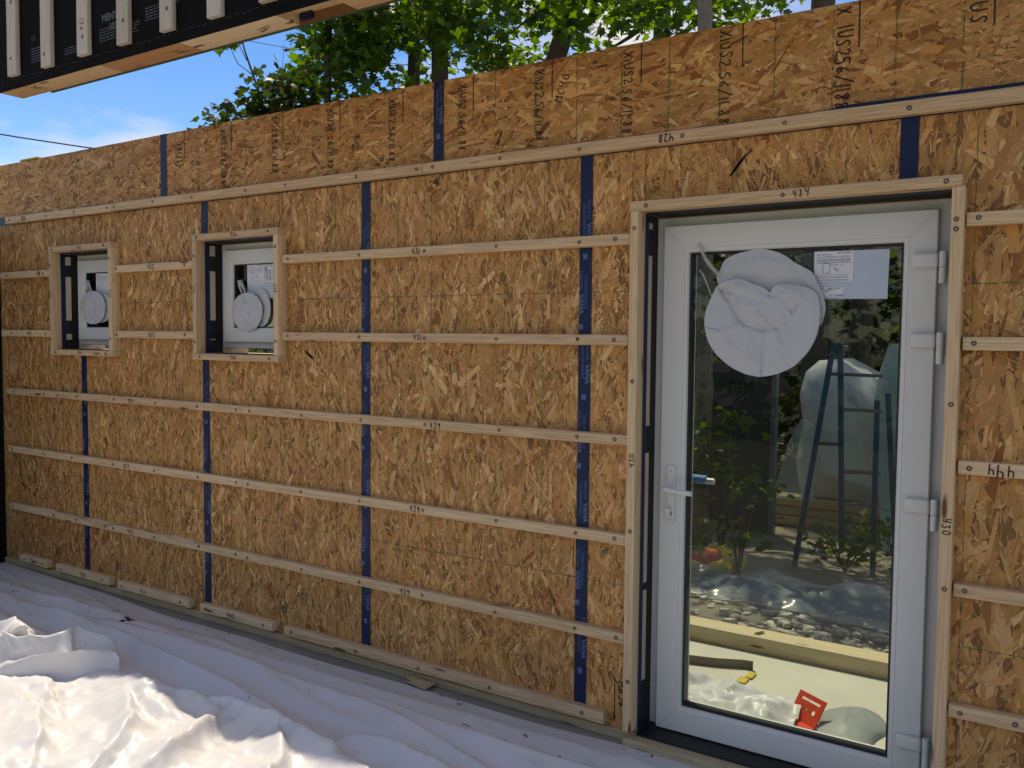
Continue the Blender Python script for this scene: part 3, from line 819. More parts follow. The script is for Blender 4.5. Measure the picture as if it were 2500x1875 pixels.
def reveal(parent, x0, x1, z0, z1, slots, yb):
    """lining of an opening: timber, black membrane and blue tape, the timber showing in slots on the left"""
    Y1 = 0.30
    m_ = MB(); m_.box(x0 - .02, x0, .001, Y1, z0, z1); m_.build('lining_board', WHITEW, parent)
    m_ = MB(); m_.box(x1, x1 + .02, .001, Y1, z0, z1); m_.build('lining_board', WHITEW, parent)
    m_ = MB(); m_.box(x0 - .02, x1 + .02, .001, Y1, z1, z1 + .02); m_.build('lining_board', WOODX, parent)
    m_ = MB(); m_.box(x0 - .02, x1 + .02, .001, Y1, z0 - .02, z0); m_.build('lining_board', WOODX, parent)
    e = .0014
    m_ = MB()
    for (sx, s) in ((x0, 1), (x1, -1)):
        X0, X1 = (sx, sx + e) if s > 0 else (sx - e, sx)
        m_.box(X0, X1, .068, yb, z0 + .004, z1 - .004)
        cur = z0 + .004
        for (a, b2) in (slots if s > 0 else []):
            m_.box(X0, X1, .030, .0675, cur, a); cur = b2
        m_.box(X0, X1, .030, .0675, cur, z1 - .004)
    m_.box(x0 + .003, x1 - .003, .03, yb, z1 - e, z1); m_.box(x0 + .003, x1 - .003, .0, yb, z0, z0 + .003)
    m_.build('reveal_membrane', MEMBD, parent)
    m_ = MB(); m_.box(x0, x0 + .002, -.001, .0295, z0 + .004, z1 - .004); m_.box(x1 - .002, x1, -.001, .0295, z0 + .004, z1 - .004)
    m_.box(x0 + .003, x1 - .003, -.001, .0295, z1 - .002, z1); m_.build('reveal_tape', TAPE, parent)

def print_sheet(parent, x0, x1, z0, z1, y, kind=0):
    """the printed instruction leaf, sparse rows of words"""
    m_ = MB(); m_.box(x0, x1, y - .0012, y, z0, z1); pg = m_.build('printed_page', PAPER, parent)
    ink = MB(); Y = y - .0016
    w, h = x1 - x0, z1 - z0
    def words(u0, u1, v, th=.012):
        u = u0
        while u < u1:
            l = random.uniform(.015, .06)
            if u + l > u1: break
            ink.poly([(x0 + u * w, Y, z0 + v * h), (x0 + (u + l) * w, Y, z0 + v * h), (x0 + (u + l) * w, Y, z0 + (v + th) * h), (x0 + u * w, Y, z0 + (v + th) * h)])
            u += l + .012
    words(.05, .45, .88, .022)
    for v in (.82, .79, .73, .705, .68, .64, .615): words(.05, .93, v)
    for v in (.21, .15, .125, .06, .035): words(.05, .9, v)
    for v in (.56, .52): words(.42, .6, v, .01); words(.68, .8, v, .01)
    ink.build('page_text', PRINTG if kind else PRINT, pg)
    ln = MB()
    V = Vector
    for a, b2 in (((.22, .28), (.22, .60)), ((.22, .60), (.40, .60)), ((.40, .60), (.40, .28)), ((.40, .28), (.22, .28)), ((.50, .44), (.62, .30)), ((.50, .44), (.64, .38)), ((.60, .93), (.64, .965)), ((.64, .965), (.69, .93)), ((.625, .925), (.64, .94))):
        ribbon(ln, [(x0 + a[0] * w, Y, z0 + a[1] * h), (x0 + b2[0] * w, Y, z0 + b2[1] * h)], w * .012, V((0, -1, 0)))
    fm = font_mesh('ALPEN', h * .085)
    stamp(ln, fm, (x0 + .72 * w, Y, z0 + .915 * h), (1.05, 0, 0), (0, 0, 1))
    ln.build('page_drawing', PRINT, pg)
    return pg

def crumple_disc(rx, rz, npts, amp, bulge, seed, notch=0.0, flat_top=None):
    """a slack disc of film: creased flat facets over a low bulge"""
    rg = np.random.default_rng(seed)
    pts = []
    m = 46
    out = []
    for k in range(m):
        a = 2 * math.pi * k / m
        rr = 1 + 0.012 * math.sin(3 * a + seed) + rg.normal(0, .004)
        x, z = rr * math.cos(a), rr * math.sin(a)
        if flat_top is not None and z > flat_top:
            z = flat_top + (z - flat_top) * .25 - notch * math.exp(-((x - .1) / .22) ** 2)
        out.append((x * rx, z * rz))
    inner = []
    while len(inner) < npts:
        x, z = rg.uniform(-1, 1, 2)
        if x * x + z * z < .92 and (flat_top is None or z < flat_top - .1): inner.append((x * rx, z * rz))
    co = [Vector(p) for p in out + inner]
    res = delaunay_2d_cdt(co, [], [list(range(m))], 1, 1e-6)
    vs, fs = res[0], res[2]
    V3 = []
    for v in vs:
        r2 = (v.x / rx) ** 2 + (v.y / rz) ** 2
        edge = max(0, 1 - r2)
        V3.append((v.x, -(bulge * math.sqrt(edge) + amp * rg.normal(0, 1) * min(1, edge * 3)) - .001, v.y))
    return V3, [tuple(f) for f in fs]

def crumple_outline(outer, inner, bulge, rx, rz):
    for _ in range(2):
        q = []
        for p0, p1 in zip(outer, outer[1:] + outer[:1]):
            q += [(p0[0] * .8 + p1[0] * .2, p0[1] * .8 + p1[1] * .2), (p0[0] * .2 + p1[0] * .8, p0[1] * .2 + p1[1] * .8)]
        outer = q
    co = [Vector(p) for p in outer] + [Vector(p[:2]) for p in inner]
    r_ = delaunay_2d_cdt(co, [], [list(range(len(outer)))], 1, 1e-6)
    V3 = []
    for v in r_[0]:
        h = 0
        for p in inner:
            if (Vector(p[:2]) - v).length < 1e-4: h = p[2] * .0006
        V3.append((v.x, -(bulge * math.sqrt(max(0, 1 - (v.x / rx) ** 2 - (v.y / rz) ** 2)) + h * 1.0) - .001, v.y))
    return V3, [tuple(f) for f in r_[2]]

def disc_part(name, parent, cx, cz, y, data, subdiv=True, th=.004, creases=()):
    V3, fs = data
    bm = bmesh.new()
    vs = [bm.verts.new(v) for v in V3]
    for f in fs:
        try: bm.faces.new([vs[i] for i in f])
        except ValueError: pass
    bmesh.ops.recalc_face_normals(bm, faces=bm.faces)
    if sum(f.normal.y for f in bm.faces) > 0: bmesh.ops.reverse_faces(bm, faces=bm.faces)
    bmesh.ops.subdivide_edges(bm, edges=bm.edges, cuts=6, use_grid_fill=True)
    edge = {v for v in bm.verts if v.is_boundary}
    for _ in range(3): bmesh.ops.smooth_vert(bm, verts=[v for v in bm.verts if v not in edge], factor=.4, use_axis_x=False, use_axis_y=True, use_axis_z=False)
    for v in bm.verts:
        if v not in edge: v.co.y += .0045 * abs(noise.noise(Vector((v.co.x * 17 + 5 * v.co.z, 1, v.co.z * 21)))) + .0022 * abs(noise.noise(Vector((v.co.x * 60 - 30 * v.co.z, 4, v.co.z * 45)))) + .001 * noise.noise(Vector((v.co.x * 130, 2, v.co.z * 130)))
    for v in bm.verts:
        if v in edge: continue
        for (pts, dep, w_) in creases:
            best = 9
            for (ax, az), (bx, bz) in zip(pts, pts[1:]):
                dx, dz = bx - ax, bz - az
                t_ = max(0, min(1, ((v.co.x - ax) * dx + (v.co.z - az) * dz) / (dx * dx + dz * dz)))
                ex, ez = v.co.x - ax - t_ * dx, v.co.z - az - t_ * dz
                d = math.hypot(ex, ez)
                if d < best: best = d; side = dx * ez - dz * ex
            v.co.y += dep * math.exp(-best / w_) * (1 if side > 0 else .15)
    # rim: back edge, gives the film a welded seam
    be = [e for e in bm.edges if e.is_boundary]
    r_ = bmesh.ops.extrude_edge_only(bm, edges=be)
    for v in [g_ for g_ in r_['geom'] if isinstance(g_, bmesh.types.BMVert)]: v.co.y += th
    me = bpy.data.meshes.new(name); bm.to_mesh(me); bm.free()
    me.materials.append(POUCH)
    me.polygons.foreach_set('use_smooth', [True] * len(me.polygons))
    me.set_sharp_from_angle(angle=R(50))
    return put(name, me, parent, (cx, y, cz))

def window(x0, x1, label, tl, texts):
    z0, z1 = 1.352, 2.053
    t_ = .0355
    w_ = empty('window', ((x0 + x1) / 2, .1, 1.4), label, 'window', 'small windows in the strand board wall')
    T = [lumber(x0, x1, -TD, 0, z1 - t_, z1, WOODX, w_, 'trim_board'), lumber(x0, x1, -TD, 0, z0, z0 + t_, WOODX, w_, 'trim_board'),
         lumber(x0 + .001, x0 + t_, -TD, 0, z0 + t_ + .0006, z1 - t_ - .0006, WOODZ, w_, 'trim_board', 2), lumber(x1 - t_, x1 - .001, -TD, 0, z0 + t_ + .0006, z1 - t_ - .0006, WOODZ, w_, 'trim_board', 2)]
    for (o, x, z) in ((T[0], x0 + .04, z1 - .018), (T[0], x1 - .075, z1 - .016), (T[1], x0 + .06, z0 + .018), (T[1], x1 - .07, z0 + .018), (T[2], x0 + .018, z1 - .12), (T[2], x0 + .018, z0 + .10), (T[3], x1 - .018, z1 - .10), (T[3], x1 - .018, z0 + .11)):
        screw(o, x, -TD, z)
    Y = -TD - .0012
    write(texts[0], (x0 + .33, Y, z1 - .031), (1, 0, 0), (0, 0, 1), .023, T[0], w=.0026)
    write(texts[1], (x0 + .32, Y, z0 + .008), (1, 0, 0), (0, 0, 1), .022, T[1], w=.0026)
    write(texts[2], (x0 + .008, Y, 1.77), (0, 0, -1), (1, 0, 0), .02, T[2], w=.0024)
    write(texts[2], (x1 - .029, Y, 1.76), (0, 0, -1), (1, 0, 0), .02, T[3], w=.0026)
    a, b2 = x0 + t_ + .0005, x1 - t_ - .0005
    c, d = z0 + t_, z1 - t_
    reveal(w_, a, b2, c, d, tl, .115)
    mitred(a + .003, b2 - .003, c + .03, d - .008, .075, .113, .19).build('frame', UPVC, w_, smooth=False)
    sx0, sx1, sz0, sz1 = a + .045, b2 - .045, 1.452, 1.972
    mitred(sx0, sx1, sz0, sz1, .082, .086, .17).build('sash', UPVC, w_)
    mitre_lines(sx0, sx1, sz0, sz1, .082, .0855).build('corner_weld', SEAM, w_)
    m_ = MB(); frame4(m_, sx0 + .082, sx1 - .082, sz0 + .082, sz1 - .082, .006, .099, .13); m_.build('gasket', GASK, w_)
    m_ = MB(); m_.box(sx0 + .085, sx1 - .085, .106, .110, sz0 + .085, sz1 - .085); m_.build('pane', GLASS, w_)
    return (sx0 + .082, sx1 - .082, sz0 + .082, sz1 - .082)
SL1 = [(1.450, 1.489), (1.578, 1.865), (1.941, 1.996)]
SL2 = [(1.463, 1.469), (1.575, 1.854), (1.939, 1.997)]
g1_ = window(-.292, .406, 'left of the two small square windows, the one nearest the far wall end', SL1, ('436', '436', '438'))
g2_ = window(1.181, 1.880, 'right of the two small square windows, between the other window and door', SL2, ('436', '436', '438'))

for (gx, lab, lab2, cx, cz, sd) in ((g1_[0], 'printed instruction sheet taped inside the left small window', 'round white slack pouch hanging in the left small window', -.026, 1.662, 11),
                                (g2_[0], 'printed instruction sheet taped inside the right small window', 'round white slack pouch with folded back half in the right small window', 1.476, 1.622, 12)):
    pr = empty('instruction_sheet', (gx + .15, .104, 1.80), lab, 'paper', 'instruction sheets on the glass')
    px = gx + .105
    m_ = MB(); m_.box(px, px + .24, .1035, .1045, 1.70, 1.888); m_.build('backing_sheet', PAPERB, pr)
    print_sheet(pr, px + .001, px + .142, 1.775, 1.887, .1028, 1)
    m_ = MB(); m_.box(px + .146, px + .236, .1015, .1028, 1.772, 1.872); lb = m_.build('rating_label', PAPER, pr)
    k_ = MB()
    for i in range(9):
        for q in range(3):
            xx = px + .15 + q * .028 + random.uniform(0, .008)
            if i > 1: k_.poly([(xx, .1009, 1.78 + i * .008), (xx + random.uniform(.01, .022), .1009, 1.78 + i * .008), (xx + random.uniform(.01, .022), .1009, 1.7835 + i * .008), (xx, .1009, 1.7835 + i * .008)])
    k_.poly([(px + .15, .1009, 1.853), (px + .162, .1009, 1.853), (px + .162, .1009, 1.864), (px + .156, .1009, 1.870), (px + .15, .1009, 1.864)])
    for q in ((1.778, 1.780), (1.812, 1.8135), (1.848, 1.8495)): k_.poly([(px + .147, .1009, q[0]), (px + .235, .1009, q[0]), (px + .235, .1009, q[1]), (px + .147, .1009, q[1])])
    k_.build('label_print', PRINT, lb)
    pc = empty('round_pouch', (cx, .07, cz), lab2, 'pouch', 'round white pouches on the glass')
    if sd == 12:
        disc_part('back_disc', pc, cx + .092, cz + .022, .096, crumple_disc(.078, .104, 14, .003, .008, sd + 5))
    else:
        disc_part('back_disc', pc, cx + .05, cz + .0, .094, crumple_disc(.14, .10, 14, .003, .008, sd + 5))
    disc_part('front_disc', pc, cx, cz, .076, crumple_disc(.128 if sd == 12 else .148, .108, 26, .004, .014, sd))
    m_ = MB(); m_.tube([(cx - .045, .080, cz + .10), (cx - .065, .08, cz + .14), (cx - .085, .09, cz + .175), (cx - .062, .085, cz + .172), (cx - .03, .082, cz + .125), (cx - .022, .084, cz + .10)], [.004, .006, .009, .012, .006, .005], 6)
    m_.build('hanging_tab', POUCH, pc, smooth=True)

# ------------------------------------------------------------------ the glazed door
door = empty('glazed_door', (4.47, .1, -.15), 'white full length glazed door with four hinges in a black taped opening', 'door')
TDo = TD
lt = lumber(3.883, 3.921, -TDo, 0, -.088, 1.9905, WOODZ, door, 'trim_board', 2)
rtb = lumber(5.015, 5.053, -TDo, 0, -.13, 1.9905, WOODZ, door, 'trim_board', 2)
tt = lumber(3.881, 5.044, -TDo, 0, 1.9912, 2.029, WOODX, door, 'trim_board')
for (x, z) in ((3.902, 1.925), (3.903, 1.326), (3.904, .728), (3.905, .117)): screw(lt, x, -TD, z)
for (x, z) in ((5.031, 1.887), (5.031, 1.856), (5.035, 1.292), (5.035, .686)): screw(rtb, x, -TD, z)
for (x, z) in ((3.949, 2.010), (4.475, 2.008), (4.998, 2.010)): screw(tt, x, -TD, z)
Y = -TD - .0012
write('434', (4.51, Y, 1.998), (1, 0, 0), (0, 0, 1), .026, tt, w=.0032)
write('430', (3.918, Y, .985), (0, 0, 1), (-1, 0, 0), .025, lt, w=.003)
write('430', (5.023, Y, .92), (0, 0, -1), (1, 0, 0), .026, rtb, w=.0032)
a, b2, c, d = 3.9215, 5.0145, -.112, 1.9905
reveal(door, a, b2, c, d, [(.093, .469), (.469 + .03, 1.032), (1.142, 1.826), (1.931, 1.956)], .118)
m_ = MB(); m_.box(3.89, 5.06, -.072, .10, -.15, -.1155); m_.build('threshold_timber', SILLM, door, bevel=.004)
m_ = MB(); m_.box(3.925, 5.01, -.02, .30, -.1135, -.108); m_.build('threshold_membrane', MEMBD, door)
mitred(a + .001, b2 - .001, -.106, 1.982, .075, .114, .19).build('frame', UPVC, door)
sx0, sx1, sz0, sz1 = 3.964, 4.962, -.104, 1.944
mitred(sx0, sx1, sz0, sz1, .108, .082, .17).build('sash', UPVC, door)
mitre_lines(sx0, sx1, sz0, sz1, .108, .0815).build('corner_weld', SEAM, door)
m_ = MB(); frame4(m_, sx0 + .108, sx1 - .108, sz0 + .108, sz1 - .108, .008, .098, .14); m_.build('gasket', GASK, door)
m_ = MB(); m_.box(sx0 + .112, sx1 - .112, .108, .113, sz0 + .112, sz1 - .112); m_.build('pane', GLASS, door)
for (zt) in (1.795, 1.522, .952, .115):
    m_ = MB(); m_.box(4.884, 4.966, .058, .083, zt - .050, zt); hg = m_.build('hinge', UPVC, door, bevel=.010, seg=3, smooth=True)
    hg.data.set_sharp_from_angle(angle=R(40))
    k_ = MB(); k_.tube([(4.981, .068, zt + .003), (4.981, .068, zt - .049)], .0125, 14); k_.build('hinge_barrel', UPVC, hg, smooth=False)
    k_ = MB(); k_.tube([(4.981, .068, zt - .0505), (4.981, .068, zt - .104)], .0122, 14); k_.build('hinge_barrel', UPVC, hg)
# handle
m_ = MB()
n = 20
prof = []
for k in range(n + 1): prof.append((.0165 * math.cos(math.pi * k / n), .972 + .0165 * math.sin(math.pi * k / n)))
for k in range(n + 1): prof.append((-.0165 * math.cos(math.pi * k / n), .769 - .0165 * math.sin(math.pi * k / n)))
m_.poly([(4.019 + p[0], .071, p[1]) for p in reversed(prof)])
for i in range(len(prof)):
    p, q = prof[i], prof[(i + 1) % len(prof)]
    m_.poly([(4.019 + p[0], .071, p[1]), (4.019 + q[0], .071, q[1]), (4.019 + q[0], .083, q[1]), (4.019 + p[0], .083, p[1])])
hd = m_.build('handle_plate', UPVC, door, bevel=.003)
m_ = MB(); m_.tube([(4.019, .072, .895), (4.019, .03, .895)], .011, 14); m_.build('handle_neck', UPVC, hd)
m_ = MB(); m_.tube([(4.004, .022, .898), (4.016, .020, .897), (4.05, .020, .893), (4.09, .021, .890), (4.128, .022, .889)], [.009, .0105, .0105, .0105, .010], 12); m_.build('handle_lever', UPVC, hd, smooth=True)
m_ = MB(); m_.tube([(4.015, .073, .804), (4.015, .045, .804)], .0115, 14); m_.build('thumb_turn', UPVC, hd)
m_ = MB(); m_.tube([(4.0205, .0712, .796), (4.0205, .0696, .796)], .006, 10); m_.box(4.0175, 4.0235, .0696, .0712, .782, .796); m_.build('lock_cylinder', simple('brass', (.38, .24, .14), .4, metal=.6), hd)
for z in (.965, .768):
    m_ = MB(); m_.tube([(4.019, .0712, z), (4.019, .0702, z)], .0024, 8); m_.build('plate_screw', SCREWM, hd)
# the taped lever outside, seen through the pane
m_ = MB(); m_.tube([(4.02, .20, .922), (4.118, .20, .921)], .0175, 12); oh = m_.build('outer_handle', BLUEP, door)
m_ = MB(); m_.tube([(4.118, .20, .918), (4.152, .20, .917)], .0125, 10); m_.build('handle_tip', WHITEP, oh)

# instruction sheet and pouch on the door
pr = empty('instruction_sheet', (4.67, .10, 1.73), 'wide blue backed instruction sheet with ALPEN logo on the door glass', 'paper', 'instruction sheets on the glass')
m_ = MB(); m_.poly([(4.548, .104, 1.647), (4.803, .104, 1.643), (4.806, .104, 1.817), (4.548, .104, 1.819)]); m_.build('backing_sheet', PAPERB, pr)
print_sheet(pr, 4.551, 4.687, 1.708, 1.8175, .1032)
m_ = MB(); m_.box(4.558, 4.655, .1018, .103, 1.6535, 1.6885); lb = m_.build('rating_label', PAPER, pr)
k_ = MB()
for i in range(18):
    x = 4.607 + i * .0026
    if random.random() < .75: k_.poly([(x, .1013, 1.656), (x + random.uniform(.001, .0024), .1013, 1.656), (x + .0016, .1013, 1.661), (x, .1013, 1.661)])
for (x, l, z) in ((4.566, .02, 1.683), (4.602, .012, 1.683), (4.62, .025, 1.683), (4.59, .03, 1.678), (4.59, .014, 1.671)):
    k_.poly([(x, .1013, z), (x + l, .1013, z), (x + l, .1013, z + .0022), (x, .1013, z + .0022)])
k_.build('label_print', PRINT, lb)
pc = empty('round_pouch', (4.365, .06, 1.56), 'large round crumpled white pouch hanging by a clear strap on the door', 'pouch', 'round white pouches on the glass')
disc_part('back_disc', pc, 4.392, 1.640, .094, crumple_outline([(-0.216, 0.091), (-0.195, 0.126), (-0.181, 0.162), (-0.123, 0.187), (-0.041, 0.199), (0.019, 0.186), (0.06, 0.166), (0.095, 0.137), (0.153, 0.108), (0.167, 0.077), (0.187, 0.043), (0.203, -0.004), (0.206, -0.038), (0.191, -0.095), (0.161, -0.095), (0.024, -0.043), (-0.155, -0.006)],
    [(-0.145, 0.103, -4), (-0.171, 0.129, 8), (-0.047, 0.076, -8), (0.066, 0.127, 10), (0.137, 0.098, 6), (0.158, 0.057, 10), (-0.014, 0.154, 8), (-0.084, 0.14, 6), (0.111, 0.071, -4), (0.183, -0.011, 6), (0.058, 0.059, -6)], .014, .22, .21))
disc_part('front_disc', pc, 4.360, 1.555, .070, crumple_outline([(-0.165, 0.149), (-0.183, 0.107), (-0.208, 0.05), (-0.213, 0.003), (-0.198, -0.065), (-0.163, -0.118), (-0.107, -0.163), (-0.052, -0.19), (0.012, -0.202), (0.081, -0.186), (0.138, -0.157), (0.187, -0.102), (0.215, -0.044), (0.225, 0.023), (0.222, 0.073), (0.211, 0.107), (0.191, 0.127), (0.151, 0.138), (0.073, 0.148), (0.046, 0.127), (0.043, 0.113), (0.025, 0.131), (-0.021, 0.149), (-0.06, 0.166), (-0.089, 0.17), (-0.129, 0.162)],
    [(-0.15, 0.12, -8), (-0.116, 0.077, -10), (-0.067, -0.004, -12), (0.011, -0.032, -14), (0.063, -0.025, -8), (0.009, -0.098, -6), (0.011, -0.171, -4), (0.103, -0.001, -6), (-0.11, 0.116, 14), (-0.074, 0.139, 18), (-0.003, 0.11, 10), (-0.036, 0.017, 6), (0.02, 0.02, 8), (0.033, 0.079, 16), (0.086, 0.02, 10), (0.119, 0.05, 4), (0.146, 0.057, 12), (0.11, 0.122, 20), (0.168, 0.1, 16), (0.198, 0.063, 12), (-0.041, -0.063, 10), (-0.088, -0.029, 8), (-0.143, -0.032, 8), (-0.174, 0.049, 4), (0.072, -0.09, 10), (0.12, -0.13, 4), (0.172, -0.078, 8), (0.138, -0.038, 9), (0.187, 0.006, 9), (-0.105, -0.082, 6), (-0.032, -0.133, 8), (0.056, -0.159, 6)], .016, .25, .24), th=.014, creases=[
    ([(-.155, .125), (-.11, .06), (-.067, -.002), (.011, -.032), (.063, -.024)], .014, .016), ([(.011, -.032), (.010, -.10), (.011, -.171)], .014, .016),
    ([(-.10, .085), (-.02, .06), (.03, .02), (.06, -.024)], -.012, .014), ([(.05, .10), (.10, .075), (.13, .03), (.10, .0)], .010, .016),
    ([(.063, -.024), (.12, -.10)], .011, .014), ([(-.067, -.002), (-.14, -.03), (-.18, -.02)], -.011, .014), ([(-.12, -.05), (-.04, -.12), (.011, -.171)], -.011, .014),
    ([(.16, .10), (.13, .05), (.17, .0)], .008, .012), ([(-.15, .125), (-.06, .10), (.03, .075)], .008, .010), ([(.12, -.10), (.05, -.15)], -.005, .010)])
m_ = MB(); m_.tube([(4.113, .075, 1.868), (4.125, .07, 1.85), (4.14, .068, 1.815), (4.16, .072, 1.785), (4.185, .08, 1.755), (4.20, .085, 1.73)], [.004, .008, .006, .009, .006, .003], 6)
m_.build('clear_strap', STRAPC, pc)
m_ = MB(); m_.tube([(4.118, .08, 1.765), (4.135, .076, 1.745), (4.155, .07, 1.705), (4.175, .062, 1.66)], [.002, .004, .003, .002], 6)
m_.build('clear_strap', STRAPC, pc)

# ------------------------------------------------------------------ black clad wall end on the left
sw = empty('black_clad_wall', (-1.1, -.5, -.15), 'black membrane clad cross wall at the far left end', 'wall')
m_ = MB(); m_.box(-1.28, -1.02, -1.6, -.005, -.149, 2.16); m_.build('membrane', MEMB, sw)
m_ = MB(); m_.box(-1.26, -1.04, -1.58, -.01, 2.1605, 2.20); m_.build('top_plate', WOODY, sw)

# ------------------------------------------------------------------ the panel overhead
pn = empty('overhead_panel', (2.0, -.8, 2.70), 'black membrane wall panel with upright battens hanging overhead at left', 'wall panel')
PX0, PX1, PY0, PY1, PZ0, PZ1 = .757, 5.2, -.872, -.738, 2.702, 3.75
m_ = MB(); m_.box(PX0, PX1, PY0 - .003, PY0 - .0005, PZ0, PZ1); m_.build('membrane', MEMB, pn)
m_ = MB(); m_.box(PX0, PX1, PY0, PY1 - .0125, PZ0 + .04, PZ1); m_.build('framing', PLATE, pn)
for (x0, x1) in ((.757, 1.053), (1.056, 1.629), (1.632, 2.201), (2.204, 2.783), (3.092, 3.66), (3.662, 5.2)):
    lumber(x0, x1, PY0 + .0005, PY1 - .0125, PZ0 + .001, PZ0 + .0395, PLATE if x0 in (1.056, .757, 3.092) else PALEP if x0 == 2.204 else PLATE2, pn, 'bottom_plate', 0, .003)
m_ = MB(); m_.box(PX0 + .25, PX1, PY1 - .012, PY1, PZ0 - .001, PZ1); bk = m_.build('back_sheet', OSBB, pn)
m_ = MB(); m_.box(PX0 + .25, PX1, PY1 - .0118, PY1 + .0004, PZ0 - .0022, PZ0 - .0011); m_.build('painted_edge', simple('green_edge', (.03, .10, .05), .7), bk)
for i in range(9):
    x = .928 + i * .3052
    z0 = 2.757 + random.uniform(-.003, .003)
    o = lumber(x - .042, x + .042, PY0 - .026, PY0 - .0035, z0, PZ1 - .02, WHITEW, pn, 'batten', 2, .003)
    for z in (z0 + random.uniform(.05, .12), z0 + .35): screw(o, x + random.uniform(-.012, .012), PY0 - .026, z)
    if i == 2: write('136', (x - .012, PY0 - .0272, z0 + .16), (0, 0, -1), (1, 0, 0), .03, o, PENCIL, w=.003)
    if i == 3: write('196', (x - .012, PY0 - .0272, z0 + .30), (0, 0, -1), (1, 0, 0), .035, o, PENCIL, w=.003)
    if i == 4: write('14', (x - .012, PY0 - .0272, z0 + .34), (0, 0, -1), (1, 0, 0), .035, o, PENCIL, w=.003)
ink = MB(); Y = PY0 - .0038
for (x, z) in ((1.66, 2.885), (2.93, 2.98), (.35 + .757, 3.25)):
    stamp(ink, font_mesh('MENTO', .044, .002), (x, Y, z), (1, 0, 0), (0, 0, 1)); stamp(ink, font_mesh('1000', .044, .002), (x + .05, Y, z - .045), (1, 0, 0), (0, 0, 1))
for (x0, z0, nr, w_) in ((1.64, 2.80, 5, .32), (1.98, 2.83, 5, .22), (1.07, 2.80, 6, .20), (2.28, 2.86, 6, .26), (1.36, 2.79, 3, .12), (2.60, 2.84, 5, .22)):
    for r_ in range(nr):
        x = x0
        while x < x0 + w_ * random.uniform(.75, 1):
            l = random.uniform(.008, .03)
            ink.poly([(x, Y, z0 + r_ * .0125), (x + l, Y, z0 + r_ * .0125), (x + l, Y, z0 + r_ * .0125 + .005), (x, Y, z0 + r_ * .0125 + .005)]); x += l + .006
stamp(ink, font_mesh('CE', .03), (1.07, Y, 2.905), (1, 0, 0), (0, 0, 1))
x = PX0
while x < 3.4:
    l = random.uniform(.004, .02); z = 2.746 + random.uniform(-.004, .004)
    ink.poly([(x, Y, z), (x + l, Y, z), (x + l, Y, z + .0016), (x, Y, z + .0016)]); x += l + random.uniform(.003, .03)
ink.build('membrane_lettering', MEMBINK, pn)
write('X', (2.36, PY0 + .045, PZ0 - .0003), (1, 0, 0), (0, 1, 0), .03, pn, PENCIL, w=.003) if False else None
mk = MB()
for (x, y) in ((1.0, -.83), (2.08, -.80), (2.60, -.79)):
    for _ in range(5):
        ang = random.uniform(-.6, .6); l = random.uniform(.03, .09)
        ribbon(mk, [(x, y + random.uniform(-.02, .02), PZ0 + .0004), (x + l, y + math.sin(ang) * l, PZ0 + .0004)], .004, Vector((0, 0, -1)))
mk.build('pencil_mark', PENCIL, pn)
m_ = MB(); m_.box(2.80, 2.86, PY1 - .03, PY1 - .0125, 2.716, 2.74); m_.build('tape_patch', TAPE, pn)

# ------------------------------------------------------------------ sheeting on the floor: folds laid out along their crests
def smooth_noise(nx, ny, fx, fy, rg):
    a = rg.normal(0, 1, (int(fy) + 3, int(fx) + 3))
    X = np.linspace(0, fx, nx); Y_ = np.linspace(0, fy, ny)
    xi = X.astype(int); yi = Y_.astype(int); xf = X - xi; yf = Y_ - yi
    xf = xf * xf * (3 - 2 * xf); yf = yf * yf * (3 - 2 * yf)
    q = lambda dy, dx: a[np.ix_(yi + dy, xi + dx)]
    return (q(0, 0) * (1 - xf) + q(0, 1) * xf) * (1 - yf)[:, None] + (q(1, 0) * (1 - xf) + q(1, 1) * xf) * yf[:, None]

class Lattice:
    """value noise that can be sampled anywhere (numpy)"""
    def __init__(s, seed): s.t = np.random.default_rng(seed).uniform(-1, 1, (64, 64))
    def __call__(s, x, y):
        xi = np.floor(x).astype(int); yi = np.floor(y).astype(int); xf = x - xi; yf = y - yi
        xf = xf * xf * xf * (xf * (xf * 6 - 15) + 10); yf = yf * yf * yf * (yf * (yf * 6 - 15) + 10)
        g_ = lambda i, j: s.t[(yi + j) % 64, (xi + i) % 64]
        return (g_(0, 0) * (1 - xf) + g_(1, 0) * xf) * (1 - yf) + (g_(0, 1) * (1 - xf) + g_(1, 1) * xf) * yf

def crest(X, Y, pts, hs, wl, wr, p=1.35, soft=.012):
    """height of one fold along a polyline: wl, wr = half widths to its left and right, hs = height at each point"""
    best = np.full(X.shape, 1e9); sd = np.zeros(X.shape); hh = np.zeros(X.shape)
    for i in range(len(pts) - 1):
        ax, ay = pts[i]; bx, by = pts[i + 1]
        dx, dy = bx - ax, by - ay; l2 = dx * dx + dy * dy
        t_ = np.clip(((X - ax) * dx + (Y - ay) * dy) / l2, 0, 1)
        ex, ey = X - ax - t_ * dx, Y - ay - t_ * dy
        d = np.hypot(ex, ey)
        s_ = np.sign(dx * ey - dy * ex)
        m = d < best
        best = np.where(m, d, best); sd = np.where(m, s_, sd); hh = np.where(m, hs[i] + (hs[i + 1] - hs[i]) * t_, hh)
    w = np.where(sd > 0, wl, wr)
    return hh * np.exp(-(np.sqrt((best / w) ** 2 + soft) ** p))

def ridged(n_, x, y, warp, wx=.35):
    u = x + wx * warp(x * .7 + 9, y * .7); v = y + wx * warp(x * .7, y * .7 + 5)
    return 1 - np.abs(n_(u, v)) * 2.2

